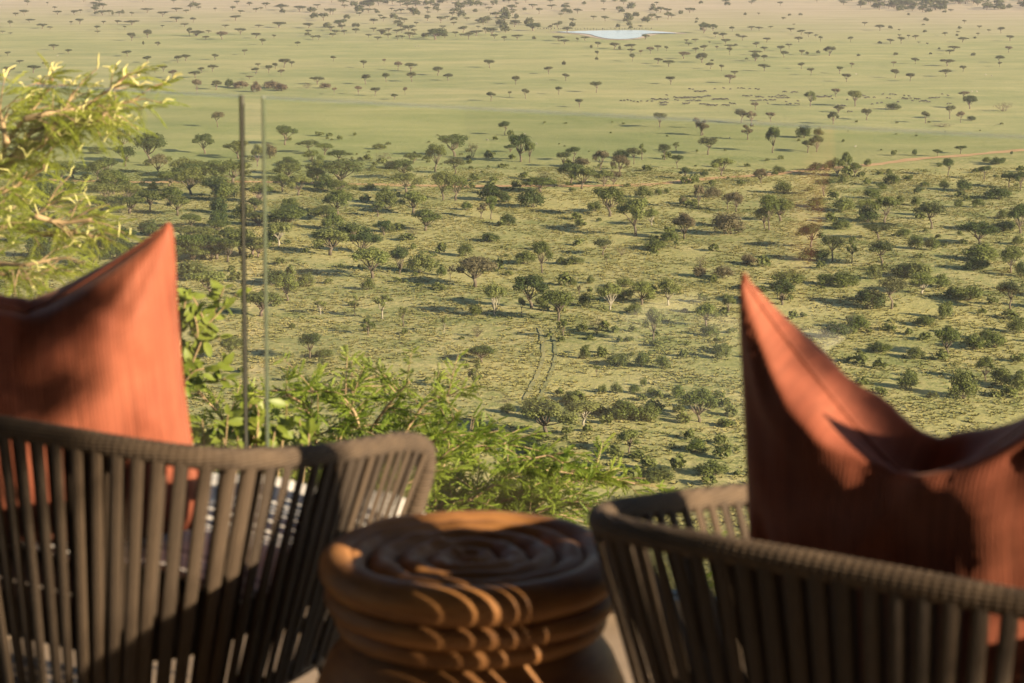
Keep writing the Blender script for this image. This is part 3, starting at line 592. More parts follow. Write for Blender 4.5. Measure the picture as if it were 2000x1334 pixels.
for x, y in ((1882, 181), (1898, 180), (1908, 180), (1925, 147), (1937, 149), (1672, 146), (812, 92), (818, 91), (735, 91), (112, 110), (84, 118), (1025, 264), (1048, 283), (1425, 271), (1670, 288), (952, 275)):
    p = hit(x, y); o = obj('antelope', ME_P); o.location = p; s = 0.5; o.scale = (s, s, s); o.rotation_euler.z = rnd.uniform(0, 6.28)
    side = 'far left' if x < 500 else 'centre left' if x < 1100 else 'centre right' if x < 1600 else 'far right'
    AN[side] = AN.get(side, 0)+1; tag(o, f'{ordw(AN[side])} tiny pale antelope grazing on the open grass, {side}', 'antelope', 'pale antelope on the plain')

# ------------------------------------------------------------------ terrace deck and glass balustrade
G0 = Pz(513, 188, 1.0); G1 = Pz(2000, 265, 1.0)
ga = Vector((G1.x-G0.x, G1.y-G0.y, 0)).normalized(); gn = Vector((ga.y, -ga.x, 0))      # along the glass; towards the house
if gn.y > 0: gn = -gn
def GP(a, b_, z): return Vector((G0.x, G0.y, 0))+ga*a+gn*b_+Vector((0, 0, z))
M_TILE = simple('beige_stone_tile', (0.21, 0.155, 0.10), (0.28, 0.21, 0.14), 7, 0.55, 0.15, 0.002, 60)
M_SLAB = simple('concrete', (0.22, 0.19, 0.16), (0.30, 0.27, 0.23), 3, 0.9)
M_STEEL = simple('brushed_steel', (0.45, 0.45, 0.45), (0.6, 0.6, 0.6), 20, 0.35); M_STEEL.node_tree.nodes['Principled BSDF'].inputs['Metallic'].default_value = 1.0
q = Q(); q.box((-4.5, -0.16, -0.55), (4.5, 5.6, -0.012)); deck = obj('deck', q.mesh('deck', M_SLAB)); rotg = math.atan2(ga.y, ga.x)
# local axes of the deck: x along the glass, y away from it towards the house
deck.matrix_world = Matrix(((ga.x, gn.x, 0, G0.x), (ga.y, gn.y, 0, G0.y), (0, 0, 1, 0), (0, 0, 0, 1)))
tag(deck, 'stone tiled terrace deck on the hill', kind='structure')
TS = 0.58; q = Q()
gp = 0.005; c = 0.004
lo, hi = gp/2, TS-gp/2
q.add([(lo, lo, -.014), (hi, lo, -.014), (hi, hi, -.014), (lo, hi, -.014), (lo, lo, -c), (hi, lo, -c), (hi, hi, -c), (lo, hi, -c), (lo+c, lo+c, 0), (hi-c, lo+c, 0), (hi-c, hi-c, 0), (lo+c, hi-c, 0)],
      [(0, 1, 5, 4), (1, 2, 6, 5), (2, 3, 7, 6), (3, 0, 4, 7), (4, 5, 9, 8), (5, 6, 10, 9), (6, 7, 11, 10), (7, 4, 8, 11), (8, 9, 10, 11)])
me_tile = q.mesh('tile', M_TILE)
for i in range(15):
    for j in range(9):
        t = obj('tile', me_tile, deck); t.location = (-4.3+i*TS+0.2, -0.12+j*TS, -rnd.uniform(0, .0012))

mG, n, l, b = newmat('balustrade_glass')
n.remove(b); fr = n.new('ShaderNodeFresnel')
geo = n.new('ShaderNodeNewGeometry'); io = n.new('ShaderNodeMapRange'); io.inputs['To Min'].default_value = 1.55; io.inputs['To Max'].default_value = 1/1.55   # same reflectance on both faces of the thin pane
l.new(geo.outputs['Backfacing'], io.inputs[0]); l.new(io.outputs[0], fr.inputs[0])
tr = n.new('ShaderNodeBsdfTransparent'); tr.inputs[0].default_value = (0.93, 0.962, 0.925, 1)
gl = n.new('ShaderNodeBsdfGlossy'); gl.inputs['Roughness'].default_value = 0.015
sm = noise_node(n, l, 2.2, 4); rr = ramp(n, [(0.45, (0.012, 0.012, 0.012)), (0.8, (0.06, 0.06, 0.06))]); l.new(sm.outputs[0], rr.inputs[0])
ms = n.new('ShaderNodeMixShader'); l.new(fr.outputs[0], ms.inputs[0]); l.new(tr.outputs[0], ms.inputs[1]); l.new(gl.outputs[0], ms.inputs[2]); l.new(rr.outputs[0], gl.inputs['Roughness'])
l.new(ms.outputs[0], n['Material Output'].inputs[0])
mE, n, l, b = newmat('glass_edge'); b.inputs['Base Color'].default_value = (0.20, 0.22, 0.165, 1); b.inputs['Roughness'].default_value = 0.15
mS, n, l, b = newmat('dark_edge_seal'); b.inputs['Base Color'].default_value = (0.045, 0.045, 0.032, 1); b.inputs['Roughness'].default_value = 0.6
bal = empty('glass_balustrade', GP(0.2, 0, 0)); inv = Matrix.Translation(bal.location).inverted()
BF = [(0, 3, 2, 1), (4, 5, 6, 7), (0, 1, 5, 4), (1, 2, 6, 5), (2, 3, 7, 6), (3, 0, 4, 7)]
mTop, n, l, b = newmat('polished_top_edge'); b.inputs['Base Color'].default_value = (0.40, 0.44, 0.36, 1); b.inputs['Roughness'].default_value = 0.2
tr2 = n.new('ShaderNodeBsdfTransparent'); ms2 = n.new('ShaderNodeMixShader'); ms2.inputs[0].default_value = 0.3
l.new(tr2.outputs[0], ms2.inputs[1]); l.new(b.outputs[0], ms2.inputs[2]); l.new(ms2.outputs[0], n['Material Output'].inputs[0])
def prism(name, A0, A1, b0, b1, z0, z1, mat, par):
    V = [inv @ GP(a, bb, z) for z in (z0, z1) for (a, bb) in ((A0, b1), (A1, b1), (A1, b0), (A0, b0))]
    return obj(name, npmesh(name, [tuple(v) for v in V], BF, mat), par)
def glass_panel(a0, a1, label, seal=None):
    th = 0.010; top = 1.0; bot = 0.0
    r = prism('glass_pane', a0+.004, a1-.004, -th/2, th/2, bot, top-.004, mG, bal); tag(r, label)
    prism('top_edge', a0+.004, a1-.004, -th/2, th/2, top-.0035, top, mTop, r)
    prism('end_edge', a0, a0+.0035, -th/2, th/2, bot, top, mE, r)
    prism('end_edge', a1-.0035, a1, -th/2, th/2, bot, top, mS if seal else mE, r)
    if seal: prism('edge_seal', a1+.0005, a1+.003, -th/2, th/2, bot, top, mS, r)
gap = (Pz(480, 185, 1.0)-G0).dot(ga)
glass_panel(gap-2.0, gap, 'left glass pane ending in a dark vertical edge', True)
glass_panel(0.0, 2.4, 'right glass pane with a pale green vertical edge')
prism('channel_rail', -2.1, 2.5, -.03, -.008, .001, .05, M_STEEL, bal); prism('channel_rail', -2.1, 2.5, .008, .03, .001, .05, M_STEEL, bal)
tag(bal, 'clear frameless glass balustrade along the edge of the terrace', 'balustrade')

# ------------------------------------------------------------------ rope armchairs
def rope_material():
    m, n, l, b = newmat('brown_rope')
    tc = n.new('ShaderNodeTexCoord')
    wv = n.new('ShaderNodeTexWave'); wv.wave_type = 'BANDS'; wv.bands_direction = 'Z'; wv.inputs['Scale'].default_value = 60; wv.inputs['Distortion'].default_value = 1.5
    l.new(tc.outputs['Object'], wv.inputs[0])
    t = noise_node(n, l, 25, 4); r = ramp(n, [(0.3, (0.050, 0.034, 0.020)), (0.7, (0.082, 0.056, 0.033))]); l.new(t.outputs[0], r.inputs[0])
    oi = n.new('ShaderNodeObjectInfo'); vr = ramp(n, [(0, (0.72, 0.72, 0.72)), (1, (1.2, 1.17, 1.12))]); l.new(oi.outputs['Random'], vr.inputs[0])
    l.new(mix(n, l, 1.0, r.outputs[0], vr.outputs[0], 'MULTIPLY'), b.inputs['Base Color']); b.inputs['Roughness'].default_value = 0.85
    l.new(bump(n, l, wv.outputs[0], 0.6, 0.004), b.inputs['Normal']); return m
M_ROPE = rope_material()
M_FRAME = simple('dark_metal_frame', (0.035, 0.03, 0.026), (0.055, 0.048, 0.04), 12, 0.5)
M_WHITE = simple('cream_canvas', (0.62, 0.58, 0.5), (0.72, 0.68, 0.6), 30, 0.9)
M_GREYC = simple('taupe_seat_fabric', (0.09, 0.075, 0.062), (0.13, 0.11, 0.09), 40, 0.95)
q = Q(); NS = 6
for i in range(NS+1):
    pass
ringV = []; sides = 8
for i in range(5):
    for k in range(sides):
        a = 2*math.pi*k/sides; ringV.append((0.5*math.cos(a), 0.5*math.sin(a), i/4))
ringF = [(i*sides+k, i*sides+(k+1) % sides, (i+1)*sides+(k+1) % sides, (i+1)*sides+k) for i in range(4) for k in range(sides)]
ME_ROPE = npmesh('rope', ringV, ringF, M_ROPE, True)

def chair(name, origin, face_deg, label):
    """origin: world point under the middle of the rim's back; face_deg: turned to the right of straight ahead"""
    r = empty(name, origin, -R(face_deg))
    half = [(0, -.085, .668), (.14, -.078, .665), (.26, -.052, .656), (.345, -.005, .645), (.385, .07, .634), (.393, .17, .618), (.385, .30, .600), (.370, .42, .582), (.360, .490, .562), (.355, .515, .545)]
    pts = [(-x, y, z) for x, y, z in half[::-1]]+half[1:]
    path = smoothpath(pts, 14)
    # rim: tube wound with cord, radius ripples along it
    L = [0.0]
    for i in range(1, len(path)): L.append(L[-1]+(path[i]-path[i-1]).length)
    pathR = path; post = [Vector((.350, .522, .515)), Vector((.335, .512, .45)), Vector((.300, .485, .34)), Vector((.265, .450, .25))]
    path = smoothpath([Vector((-v.x, v.y, v.z)) for v in post[::-1]], 6)+path+smoothpath(post, 6); LR = L; L = [0.0]
    for i in range(1, len(path)): L.append(L[-1]+(path[i]-path[i-1]).length)
    fine = []
    N = int(L[-1]/0.0028)
    j = 0
    for i in range(N+1):
        s = L[-1]*i/N
        while j < len(L)-2 and L[j+1] < s: j += 1
        fine.append(path[j].lerp(path[j+1], (s-L[j])/(L[j+1]-L[j]) if L[j+1] > L[j] else 0))
    q = Q(); q.tube(fine, [0.0163+0.0005*math.sin(i*1.57+0.6*math.sin(i*.05)) for i in range(len(fine))], 10); obj('rim', q.mesh('rim', M_ROPE, True), r)
    path, L = pathR, LR
    def low(p, k=1.0): return Vector((p.x*0.70*k, 0.235+(p.y-0.235)*0.80*k, 0.245))
    ring = [low(p) for p in path[10:-10]]
    q = Q(); q.tube(ring, 0.014, 8); q.tube([ring[0], (ring[0]+ring[-1])/2+Vector((0, .02, 0)), ring[-1]], 0.014, 8); obj('seat_frame', q.mesh('seat_frame', M_FRAME, True), r)
    # cords: an outer strand and an inner strand by turns
    ns = 58; Ltot = L[-1]
    for i in range(ns*2):
        s = Ltot*(0.006+0.988*(i//2+0.5)/ns)+rnd.uniform(-.0025, .0025); j = max(k for k in range(len(L)) if L[k] <= s); j = min(j, len(path)-2)
        p = path[j].lerp(path[j+1], (s-L[j])/(L[j+1]-L[j])); tan = (path[j+1]-path[j]); tan.z *= .3; tan.normalize()
        outw = Vector((tan.y, -tan.x, 0)).normalized()
        inner = i % 2 == 1
        off = 0.012 if not inner else -0.012
        a = p+outw*off-Vector((0, 0, .002)); lo_ = low(p); bb = lo_+outw*(0.013 if not inner else -0.013)+Vector((rnd.uniform(-.003, .003), rnd.uniform(-.003, .003), 0))
        z = (a-bb); ln = z.length; z.normalize(); x = (tan-z*tan.dot(z)).normalized(); y = z.cross(x)
        wd = (0.0195 if not inner else 0.016)*rnd.uniform(.94, 1.05); th = 0.0065
        o = obj('rope', ME_ROPE, r)
        o.matrix_local = Matrix(((x.x*wd, y.x*th, z.x*ln, bb.x), (x.y*wd, y.y*th, z.y*ln, bb.y), (x.z*wd, y.z*th, z.z*ln, bb.z), (0, 0, 0, 1)))
    for sx in (-1, 1):
        for (x0, y0, x1, y1) in ((.19, .06, .25, .0), (.2, .42, .24, .50)):
            q = Q(); q.tube([(sx*x0, y0, .25), (sx*x1, y1, 0.0)], [.014, .010], 8); obj('leg', q.mesh('leg', M_FRAME, True), r)
    # seat cushion: rounded slab
    V, Fq = slab(0.255, 0.29, .20, .12); sc_ = obj('seat_cushion', npmesh('seat_cushion', V+np.array([0, .29, .355]), Fq, M_GREYC, True), r)
    tag(r, label, 'armchair', 'rope armchairs'); return r
def slab(hx, hy, _, hz, n=14, p=5.0):
    """super-ellipsoid cushion"""
    V, F = [], []
    U = 32; W = 14
    def sg(v, e): return math.copysign(abs(v)**e, v)
    for i in range(W+1):
        ph = -math.pi/2+math.pi*i/W
        for j in range(U):
            th = 2*math.pi*j/U; e = 2/p
            V.append((hx*sg(math.cos(ph), .45)*sg(math.cos(th), e), hy*sg(math.cos(ph), .45)*sg(math.sin(th), e), hz/2*sg(math.sin(ph), .7)*1.0))
    for i in range(W):
        for j in range(U): F.append((i*U+j, i*U+(j+1) % U, (i+1)*U+(j+1) % U, (i+1)*U+j))
    return np.array(V), np.array(F)
CH_L = chair('rope_armchair', (-0.706, 3.07, 0), 31, 'left brown rope armchair holding the striped throw, lit by sun')
CH_R = chair('rope_armchair', (0.401, 2.378, 0), 34, 'right brown rope armchair, its near side in shade')

# ------------------------------------------------------------------ cushions
def velvet():
    m, n, l, b = newmat('terracotta_velvet')
    t = noise_node(n, l, 5, 4); t2 = noise_node(n, l, 9, 3, mapping=(14, 1, 0.6))
    r = ramp(n, [(0.3, (0.165, 0.040, 0.021)), (0.7, (0.285, 0.090, 0.048))]); l.new(t.outputs[0], r.inputs[0])
    r2 = ramp(n, [(0.35, (0.72, 0.72, 0.72)), (0.65, (1, 1, 1))]); l.new(t2.outputs[0], r2.inputs[0])
    l.new(mix(n, l, 0.8, r.outputs[0], r2.outputs[0], 'MULTIPLY'), b.inputs['Base Color'])
    b.inputs['Roughness'].default_value = 0.7; b.inputs['Sheen Weight'].default_value = 0.35; b.inputs['Sheen Roughness'].default_value = 0.4
    b.inputs['Sheen Tint'].default_value = (1.0, 0.7, 0.5, 1); b.inputs['Specular IOR Level'].default_value = 0.2
    wv = n.new('ShaderNodeTexWave'); wv.bands_direction = 'X'; wv.inputs['Scale'].default_value = 55; wv.inputs['Distortion'].default_value = 2.0; wv.inputs['Detail'].default_value = 3
    tcw = n.new('ShaderNodeTexCoord'); l.new(tcw.outputs['Object'], wv.inputs[0])
    ad = n.new('ShaderNodeMath'); l.new(wv.outputs[0], ad.inputs[0]); l.new(t2.outputs[0], ad.inputs[1])
    l.new(bump(n, l, ad.outputs[0], 0.22, 0.002), b.inputs['Normal']); return m
M_VEL = velvet()
def pillow(name, W, H, T, chop, seed):
    N = 44; V = []; idf = {}; idb = {}
    def pt(u, v, side):
        bl_ = 1-0.045*abs(u*v)**10; x = u*W/2*(1-0.07*(1-v*v))*bl_; z = v*H/2*(1-0.06*(1-u*u))*bl_
        e = max(0.0, (1-u*u)*(1-v*v)); th = T/2*e**0.42
        vv = (v+1)/2
        a = abs(u)
        dent = chop*(1-a)**0.85*(1.0 if a > .12 else 0.97)
        wgt = vv**(4.0 if side > 0 else 5.0)
        z -= dent*wgt
        th *= 1-0.45*math.exp(-(u/0.28)**2)*vv**3
        if side > 0: z += 0.02*e**0.5*vv**2
        nz = noise.noise(Vector((u*2.1+seed, v*2.1, side*3.0)))*0.016+noise.noise(Vector((u*5+seed, v*2.2, side*7.0)))*0.009+noise.noise(Vector((u*9+v*6+seed, v*4-u*3, side*5.0)))*0.005
        # creases running in from the corners
        cr = 0.010*math.sin(14*math.atan2(1.05-abs(v), 1.05-a))*max(0, a+abs(v)-.9)
        return (x, side*(th+(nz+cr)*min(1, e*3)), z+nz*0.5*e)
    for i in range(N+1):
        for j in range(N+1):
            u = math.sin(math.pi/2*(-1+2*i/N)); v = math.sin(math.pi/2*(-1+2*j/N))
            idf[i, j] = len(V); V.append(pt(u, v, 1))
            if i in (0, N) or j in (0, N): idb[i, j] = idf[i, j]
            else: idb[i, j] = len(V); V.append(pt(u, v, -1))
    F = []
    for i in range(N):
        for j in range(N):
            F.append((idf[i, j], idf[i, j+1], idf[i+1, j+1], idf[i+1, j])); F.append((idb[i, j], idb[i+1, j], idb[i+1, j+1], idb[i, j+1]))
    rim_ = [V[idf[i, 0]] for i in range(N)]+[V[idf[N, j]] for j in range(N)]+[V[idf[N-i, N]] for i in range(N)]+[V[idf[0, N-j]] for j in range(N+1)]
    return npmesh(name, V, F, M_VEL, True), rim_
def place_pillow(me, loc, yaw, lean, roll, label):
    me, rim_ = me; o = obj('cushion', me); o.location = loc; q = Q(); q.tube(rim_, .0032, 6); obj('seam', q.mesh('seam', M_VEL, True), o)
    o.rotation_euler = (Matrix.Rotation(-R(yaw), 3, 'Z') @ Matrix.Rotation(R(lean), 3, 'X') @ Matrix.Rotation(R(roll), 3, 'Y')).to_euler()
    tag(o, label, 'cushion', 'terracotta cushions'); return o
place_pillow(pillow('cushion', .47, .54, .21, .125, 2.0), (-0.722, 3.22, .664), -4, 13, -4, 'left terracotta cushion, its back brightly sunlit, in the left rope chair')
place_pillow(pillow('cushion', .48, .555, .20, .235, 9.0), (0.484, 2.505, .675), 37, 13, 5, 'right terracotta cushion with dark shaded back, in the right rope chair')

# striped throw over the left seat
mT, n, l, b = newmat('striped_throw')
tc = n.new('ShaderNodeTexCoord'); sp = n.new('ShaderNodeSeparateXYZ'); l.new(tc.outputs['Object'], sp.inputs[0])
mr = n.new('ShaderNodeMapRange'); mr.inputs['From Min'].default_value = -0.30; mr.inputs['From Max'].default_value = 0.30; l.new(sp.outputs[1], mr.inputs[0])
W_, D_, G_ = (0.74, 0.72, 0.66), (0.09, 0.09, 0.12), (0.40, 0.38, 0.40)
st = []
for c0 in (0.03, 0.075, 0.12, 0.165, 0.23):
    st += [(c0, D_), (c0+0.012, W_)]
rp = ramp(n, [(0.0, W_)]+st); rp.color_ramp.interpolation = 'CONSTANT'; l.new(mr.outputs[0], rp.inputs[0]); l.new(rp.outputs[0], b.inputs['Base Color'])
b.inputs['Roughness'].default_value = 0.95
wvn = noise_node(n, l, 120, 2); l.new(bump(n, l, wvn.outputs[0], 0.3, 0.002), b.inputs['Normal'])
V = []; U, Wn = 40, 40
for i in range(U+1):
    for j in range(Wn+1):
        x = -0.26+0.56*i/U; y = -0.26+0.64*j/Wn
        zz = 0.0; 
        if y > 0.26: zz -= (y-0.26)**2*14; y = 0.26+(y-0.26)*.45
        if abs(x) > 0.235: zz -= (abs(x)-0.235)*0.35
        zz += 0.006*math.sin(x*23+y*9)+0.004*math.sin(y*37-x*11)
        V.append((x, y, zz))
F = [(i*(Wn+1)+j, (i+1)*(Wn+1)+j, (i+1)*(Wn+1)+j+1, i*(Wn+1)+j+1) for i in range(U) for j in range(Wn)]
th = obj('throw_blanket', npmesh('throw_blanket', V, F, mT, True)); sol = th.modifiers.new('thick', 'SOLIDIFY'); sol.thickness = 0.006; sol.offset = 1
th.location = (-0.53, 3.37, .424); th.rotation_euler = (0, 0, -R(31)); tag(th, 'white throw with dark stripes spread over the seat of the left chair', 'throw')

# ------------------------------------------------------------------ carved wooden stool
mWd, n, l, b = newmat('carved_wood')
t = noise_node(n, l, 7, 6, 0.6, mapping=(1, 1, 5)); t3 = noise_node(n, l, 2.5, 3)
r = ramp(n, [(0.25, (0.105, 0.045, 0.016)), (0.5, (0.235, 0.108, 0.036)), (0.8, (0.40, 0.195, 0.062))]); l.new(t.outputs[0], r.inputs[0])
l.new(r.outputs[0], b.inputs['Base Color']); b.inputs['Roughness'].default_value = 0.6; b.inputs['Specular IOR Level'].default_value = 0.3
l.new(bump(n, l, t.outputs[0], 0.4, 0.006), b.inputs['Normal'])
st_c = Pz(920, 1082, .515)
stool = empty('carved_stool', (st_c.x, st_c.y, 0))
def lathe(name, prof, mat, par, NU=96):
    V, F = [], []
    for i in range(len(prof)):
        for k in range(NU):
            a = 2*math.pi*k/NU; rr_, zz = prof[i](a) if callable(prof[i]) else prof[i]
            wb = 1+0.012*noise.noise(Vector((2.2*math.cos(a), 2.2*math.sin(a), zz*14)))*min(1, rr_*12)
            V.append((rr_*wb*math.cos(a), rr_*wb*math.sin(a), zz+0.0025*noise.noise(Vector((3*math.cos(a), 3*math.sin(a), zz*30+4)))))
    for i in range(len(prof)-1):
        for k in range(NU): F.append((i*NU+k, i*NU+(k+1) % NU, (i+1)*NU+(k+1) % NU, (i+1)*NU+k))
    return obj(name, npmesh(name, V, F, mat, True), par)
Rt = 0.205
def bead(ph): return abs(math.sin(math.pi*ph))**0.6          # round cord with a sharp groove
top = []
for i in range(120):                                            # spiral cord on the top face, from the middle outwards
    f = i/119.0; rad = 0.004+f*(Rt-0.028)
    def fn(a, rad=rad, f=f):
        ph = rad/0.0405 - a/(2*math.pi)
        k = min(1, rad/0.014); wob = noise.noise(Vector((rad*30*math.cos(a), rad*30*math.sin(a), 1.7)))
        return (rad, 0.494+0.021*(bead(ph+0.10*wob)*k+0.8*(1-k))*(1+0.18*wob)+0.006*f)
    top.append(fn)
coil = []
for i in range(36):                                             # outer rim cord
    a_ = math.pi*(0.92-1.36*i/35); coil.append((Rt-0.024+0.027*math.cos(a_), 0.4995+0.026*math.sin(a_)))
for rc, zc, rb in ((.193, .460, .0185), (.181, .428, .0165)):
    for i in range(24):
        a_ = math.pi*(0.42-0.84*i/23); coil.append((rc-.012+rb*1.1*math.cos(a_), zc+rb*math.sin(a_)))
lathe('top', top, mWd, stool); lathe('coiled_rim', coil, mWd, stool)
base = [(.158, .420), (.166, .411), (.178, .398), (.197, .372), (.213, .335), (.225, .29), (.233, .23), (.236, .16), (.236, .09), (.230, .04), (.218, .012), (.205, .001), (.0, .001)]
lathe('base', base, mWd, stool); tag(stool, 'carved brown wooden drum stool with spiral top between the chairs', 'stool')

# ------------------------------------------------------------------ plants just beyond the glass
M_FEATH = foliage('feathery_leaf', (0.19, 0.24, 0.024), (0.33, 0.35, 0.055), None, 0.45, 3.0, 0.5, False)
M_SPIKE = simple('cream_flower_spike', (0.42, 0.39, 0.14), (0.58, 0.53, 0.24), 6, 0.8)
M_TWIG = simple('twig_bark', (0.20, 0.13, 0.075), (0.36, 0.25, 0.14), 12, 0.85)
M_BUSHL = foliage('shrub_leaf', (0.13, 0.195, 0.022), (0.28, 0.325, 0.048), None, 0.45, 2.5, 0.5, False)
M_BROAD = foliage('broad_leaf', (0.13, 0.18, 0.025), (0.24, 0.26, 0.05), None, 0.35, 6.0, 0.4, False)
def feather(L, pairs, ll, lw, droop, seed):
    """pinnate leaf along +x, leaflets hanging to both sides"""
    rg = np.random.default_rng(seed); V, F = [], []
    for i in range(pairs):
        f = (i+0.5)/pairs; x = L*f; z = -droop*L*f*f
        for s in (-1, 1):
            a = 0.9+0.25*rg.normal(); ln = ll*(0.55+0.9*math.sin(math.pi*min(1, f*0.85+0.1)))
            dx, dy, dz = math.cos(a)*ln, s*math.sin(a)*ln*0.75, -ln*0.55
            k = len(V)
            V += [(x, 0, z), (x+dx*.5+lw, dy*.5, z+dz*.5), (x+dx, dy, z+dz), (x+dx*.5-lw, dy*.5, z+dz*.5)]; F.append((k, k+1, k+2, k+3))
    k = len(V); V += [(0, 0, -.0012), (L, 0, -droop*L), (L, 0, -droop*L+.0012), (0, 0, .0012)]; F.append((k, k+1, k+2, k+3))
    return np.array(V), np.array(F)
def orient(V, pos, d, up, s):
    d = d.normalized(); y = up.cross(d)
    if y.length < 1e-4: y = Vector((0, 1, 0))
    y.normalize(); z = d.cross(y)
    return V[:, :1]*s*np.array(d)+V[:, 1:2]*s*np.array(y)+V[:, 2:]*s*np.array(z)+np.array(pos)
def jit(v, s, r_): return v+Vector((r_.gauss(0, s), r_.gauss(0, s), r_.gauss(0, s)))

# feathery acacia whose branches reach in from the left
r_ = random.Random(11)
leaves = [feather(.078, 15, .016, .0015, .5, i) for i in range(5)]
tree = empty('flowering_acacia', (-3.1, 7.2, float(terr(-3.1, 7.2)))); TO = Vector(tree.location)
limb = Q(); twig = Q(); leaf = Q(); spike = Q()
Yd = 6.6
def cp(x, y, dy=0.0): return P((x*0.93-50)/2.84, 90+(y+95-0.06*y)/2.84, Yd+dy)
LIMBS = [[(-260, 760), (-60, 700), (20, 640), (130, 580), (220, 520), (300, 480), (400, 400), (560, 330), (700, 262), (860, 215)],
         [(-60, 700), (60, 560), (95, 470), (200, 330), (300, 210), (370, 90)], [(95, 470), (60, 330), (30, 220)], [(300, 480), (420, 300), (500, 160)], [(20, 640), (120, 560), (230, 420), (420, 330)],
         [(-200, 1100), (-20, 1000), (25, 960), (10, 860), (20, 800)], [(-20, 1000), (120, 950), (260, 900), (350, 830)], [(120, 950), (300, 1010), (450, 1000), (640, 1025)], [(260, 900), (420, 940), (600, 920)],
         [(-60, 760), (90, 755), (200, 690), (330, 610)], [(-200, 1200), (0, 1180), (200, 1190), (400, 1150)], [(-150, 1290), (60, 1240), (230, 1260), (380, 1200)], [(560, 330), (650, 330), (700, 270)], [(200, 330), (330, 300), (560, 260), (640, 200), (770, 110)]]
trunk_base = Vector((0, 0, -0.3))
limb.tube([tuple(v) for v in smoothpath([trunk_base, Vector((.1, 0, 2.2)), Vector((.25, -.2, 4.5)), cp(-330, 1500)-TO, cp(-300, 1100)-TO, cp(-260, 760)-TO, cp(-330, 300)-TO], 5)], [.14]*8+[.10]*12+[.05]*11, 8)
for li, Lb in enumerate(LIMBS):
    dep = 0 if li in (0, 1, 3, 4, 9) else r_.uniform(-.25, .35)
    pts = smoothpath([cp(x, y, dep+r_.uniform(-.06, .06)) for x, y in Lb], 5)
    n_ = len(pts); limb.tube([tuple(p-TO) for p in pts], [(0.016 if li in (0, 5) else 0.009)*(1-0.78*i/n_)+.0015 for i in range(n_)], 6)
    upper = li in (0, 1, 2, 3, 4, 12, 13)
    acc = 0.0
    for i in range(1, n_):
        seg = pts[i]-pts[i-1]; acc += seg.length
        while acc > 0.040:
            acc -= 0.040
            if pts[i].x < P(-40, 300, Yd).x: continue
            for rep in range(2):
                b0 = pts[i-1].lerp(pts[i], r_.random()); dr = (seg.normalized()*0.7+Vector((r_.gauss(.25, .45), r_.gauss(0, .5), r_.gauss(.05, .42)))).normalized()
                ln = r_.uniform(.05, .15); e = b0+dr*ln+Vector((0, 0, -.015)); mid = b0.lerp(e, .5)+Vector((0, 0, .012))
                twig.tube([tuple(b0-TO), tuple(mid-TO), tuple(e-TO)], [.0026, .002, .0012], 4)
                for k in range(r_.randint(3, 5)):
                    s0 = b0.lerp(e, r_.uniform(.25, 1)); d2 = (dr*0.6+Vector((r_.gauss(.15, .6), r_.gauss(0, .6), r_.gauss(.05, .4)))).normalized()
                    V, F = leaves[r_.randrange(5)]; leaf.add(orient(V, s0-TO, d2, Vector((0, 0, 1)), r_.uniform(.75, 1.25)), F)
                for _s in range(2 if upper and r_.random() < .7 else 1 if r_.random() < .6 else 0):
                    d2 = (dr*.5+Vector((r_.gauss(.1, .5), r_.gauss(0, .5), r_.uniform(.2, .9)))).normalized(); ls = r_.uniform(.022, .058); q0 = e-TO
                    spike.tube([tuple(q0), tuple(q0+d2*ls*.5+Vector((0, 0, .006))), tuple(q0+d2*ls+Vector((r_.uniform(-.012, .012), 0, -.004)))], [.0018, .0024, .0012], 5)
obj('trunk', limb.mesh('trunk', M_TWIG, True), tree); tag(obj('twigs', twig.mesh('twigs', M_TWIG), tree), kind='stuff')
tag(obj('leaves', leaf.mesh('leaves', M_FEATH), tree), kind='stuff'); tag(obj('flower_spikes', spike.mesh('flower_spikes', M_SPIKE), tree), kind='stuff')
tag(tree, 'feathery yellow-green acacia with cream flower spikes reaching in from the left', 'tree')

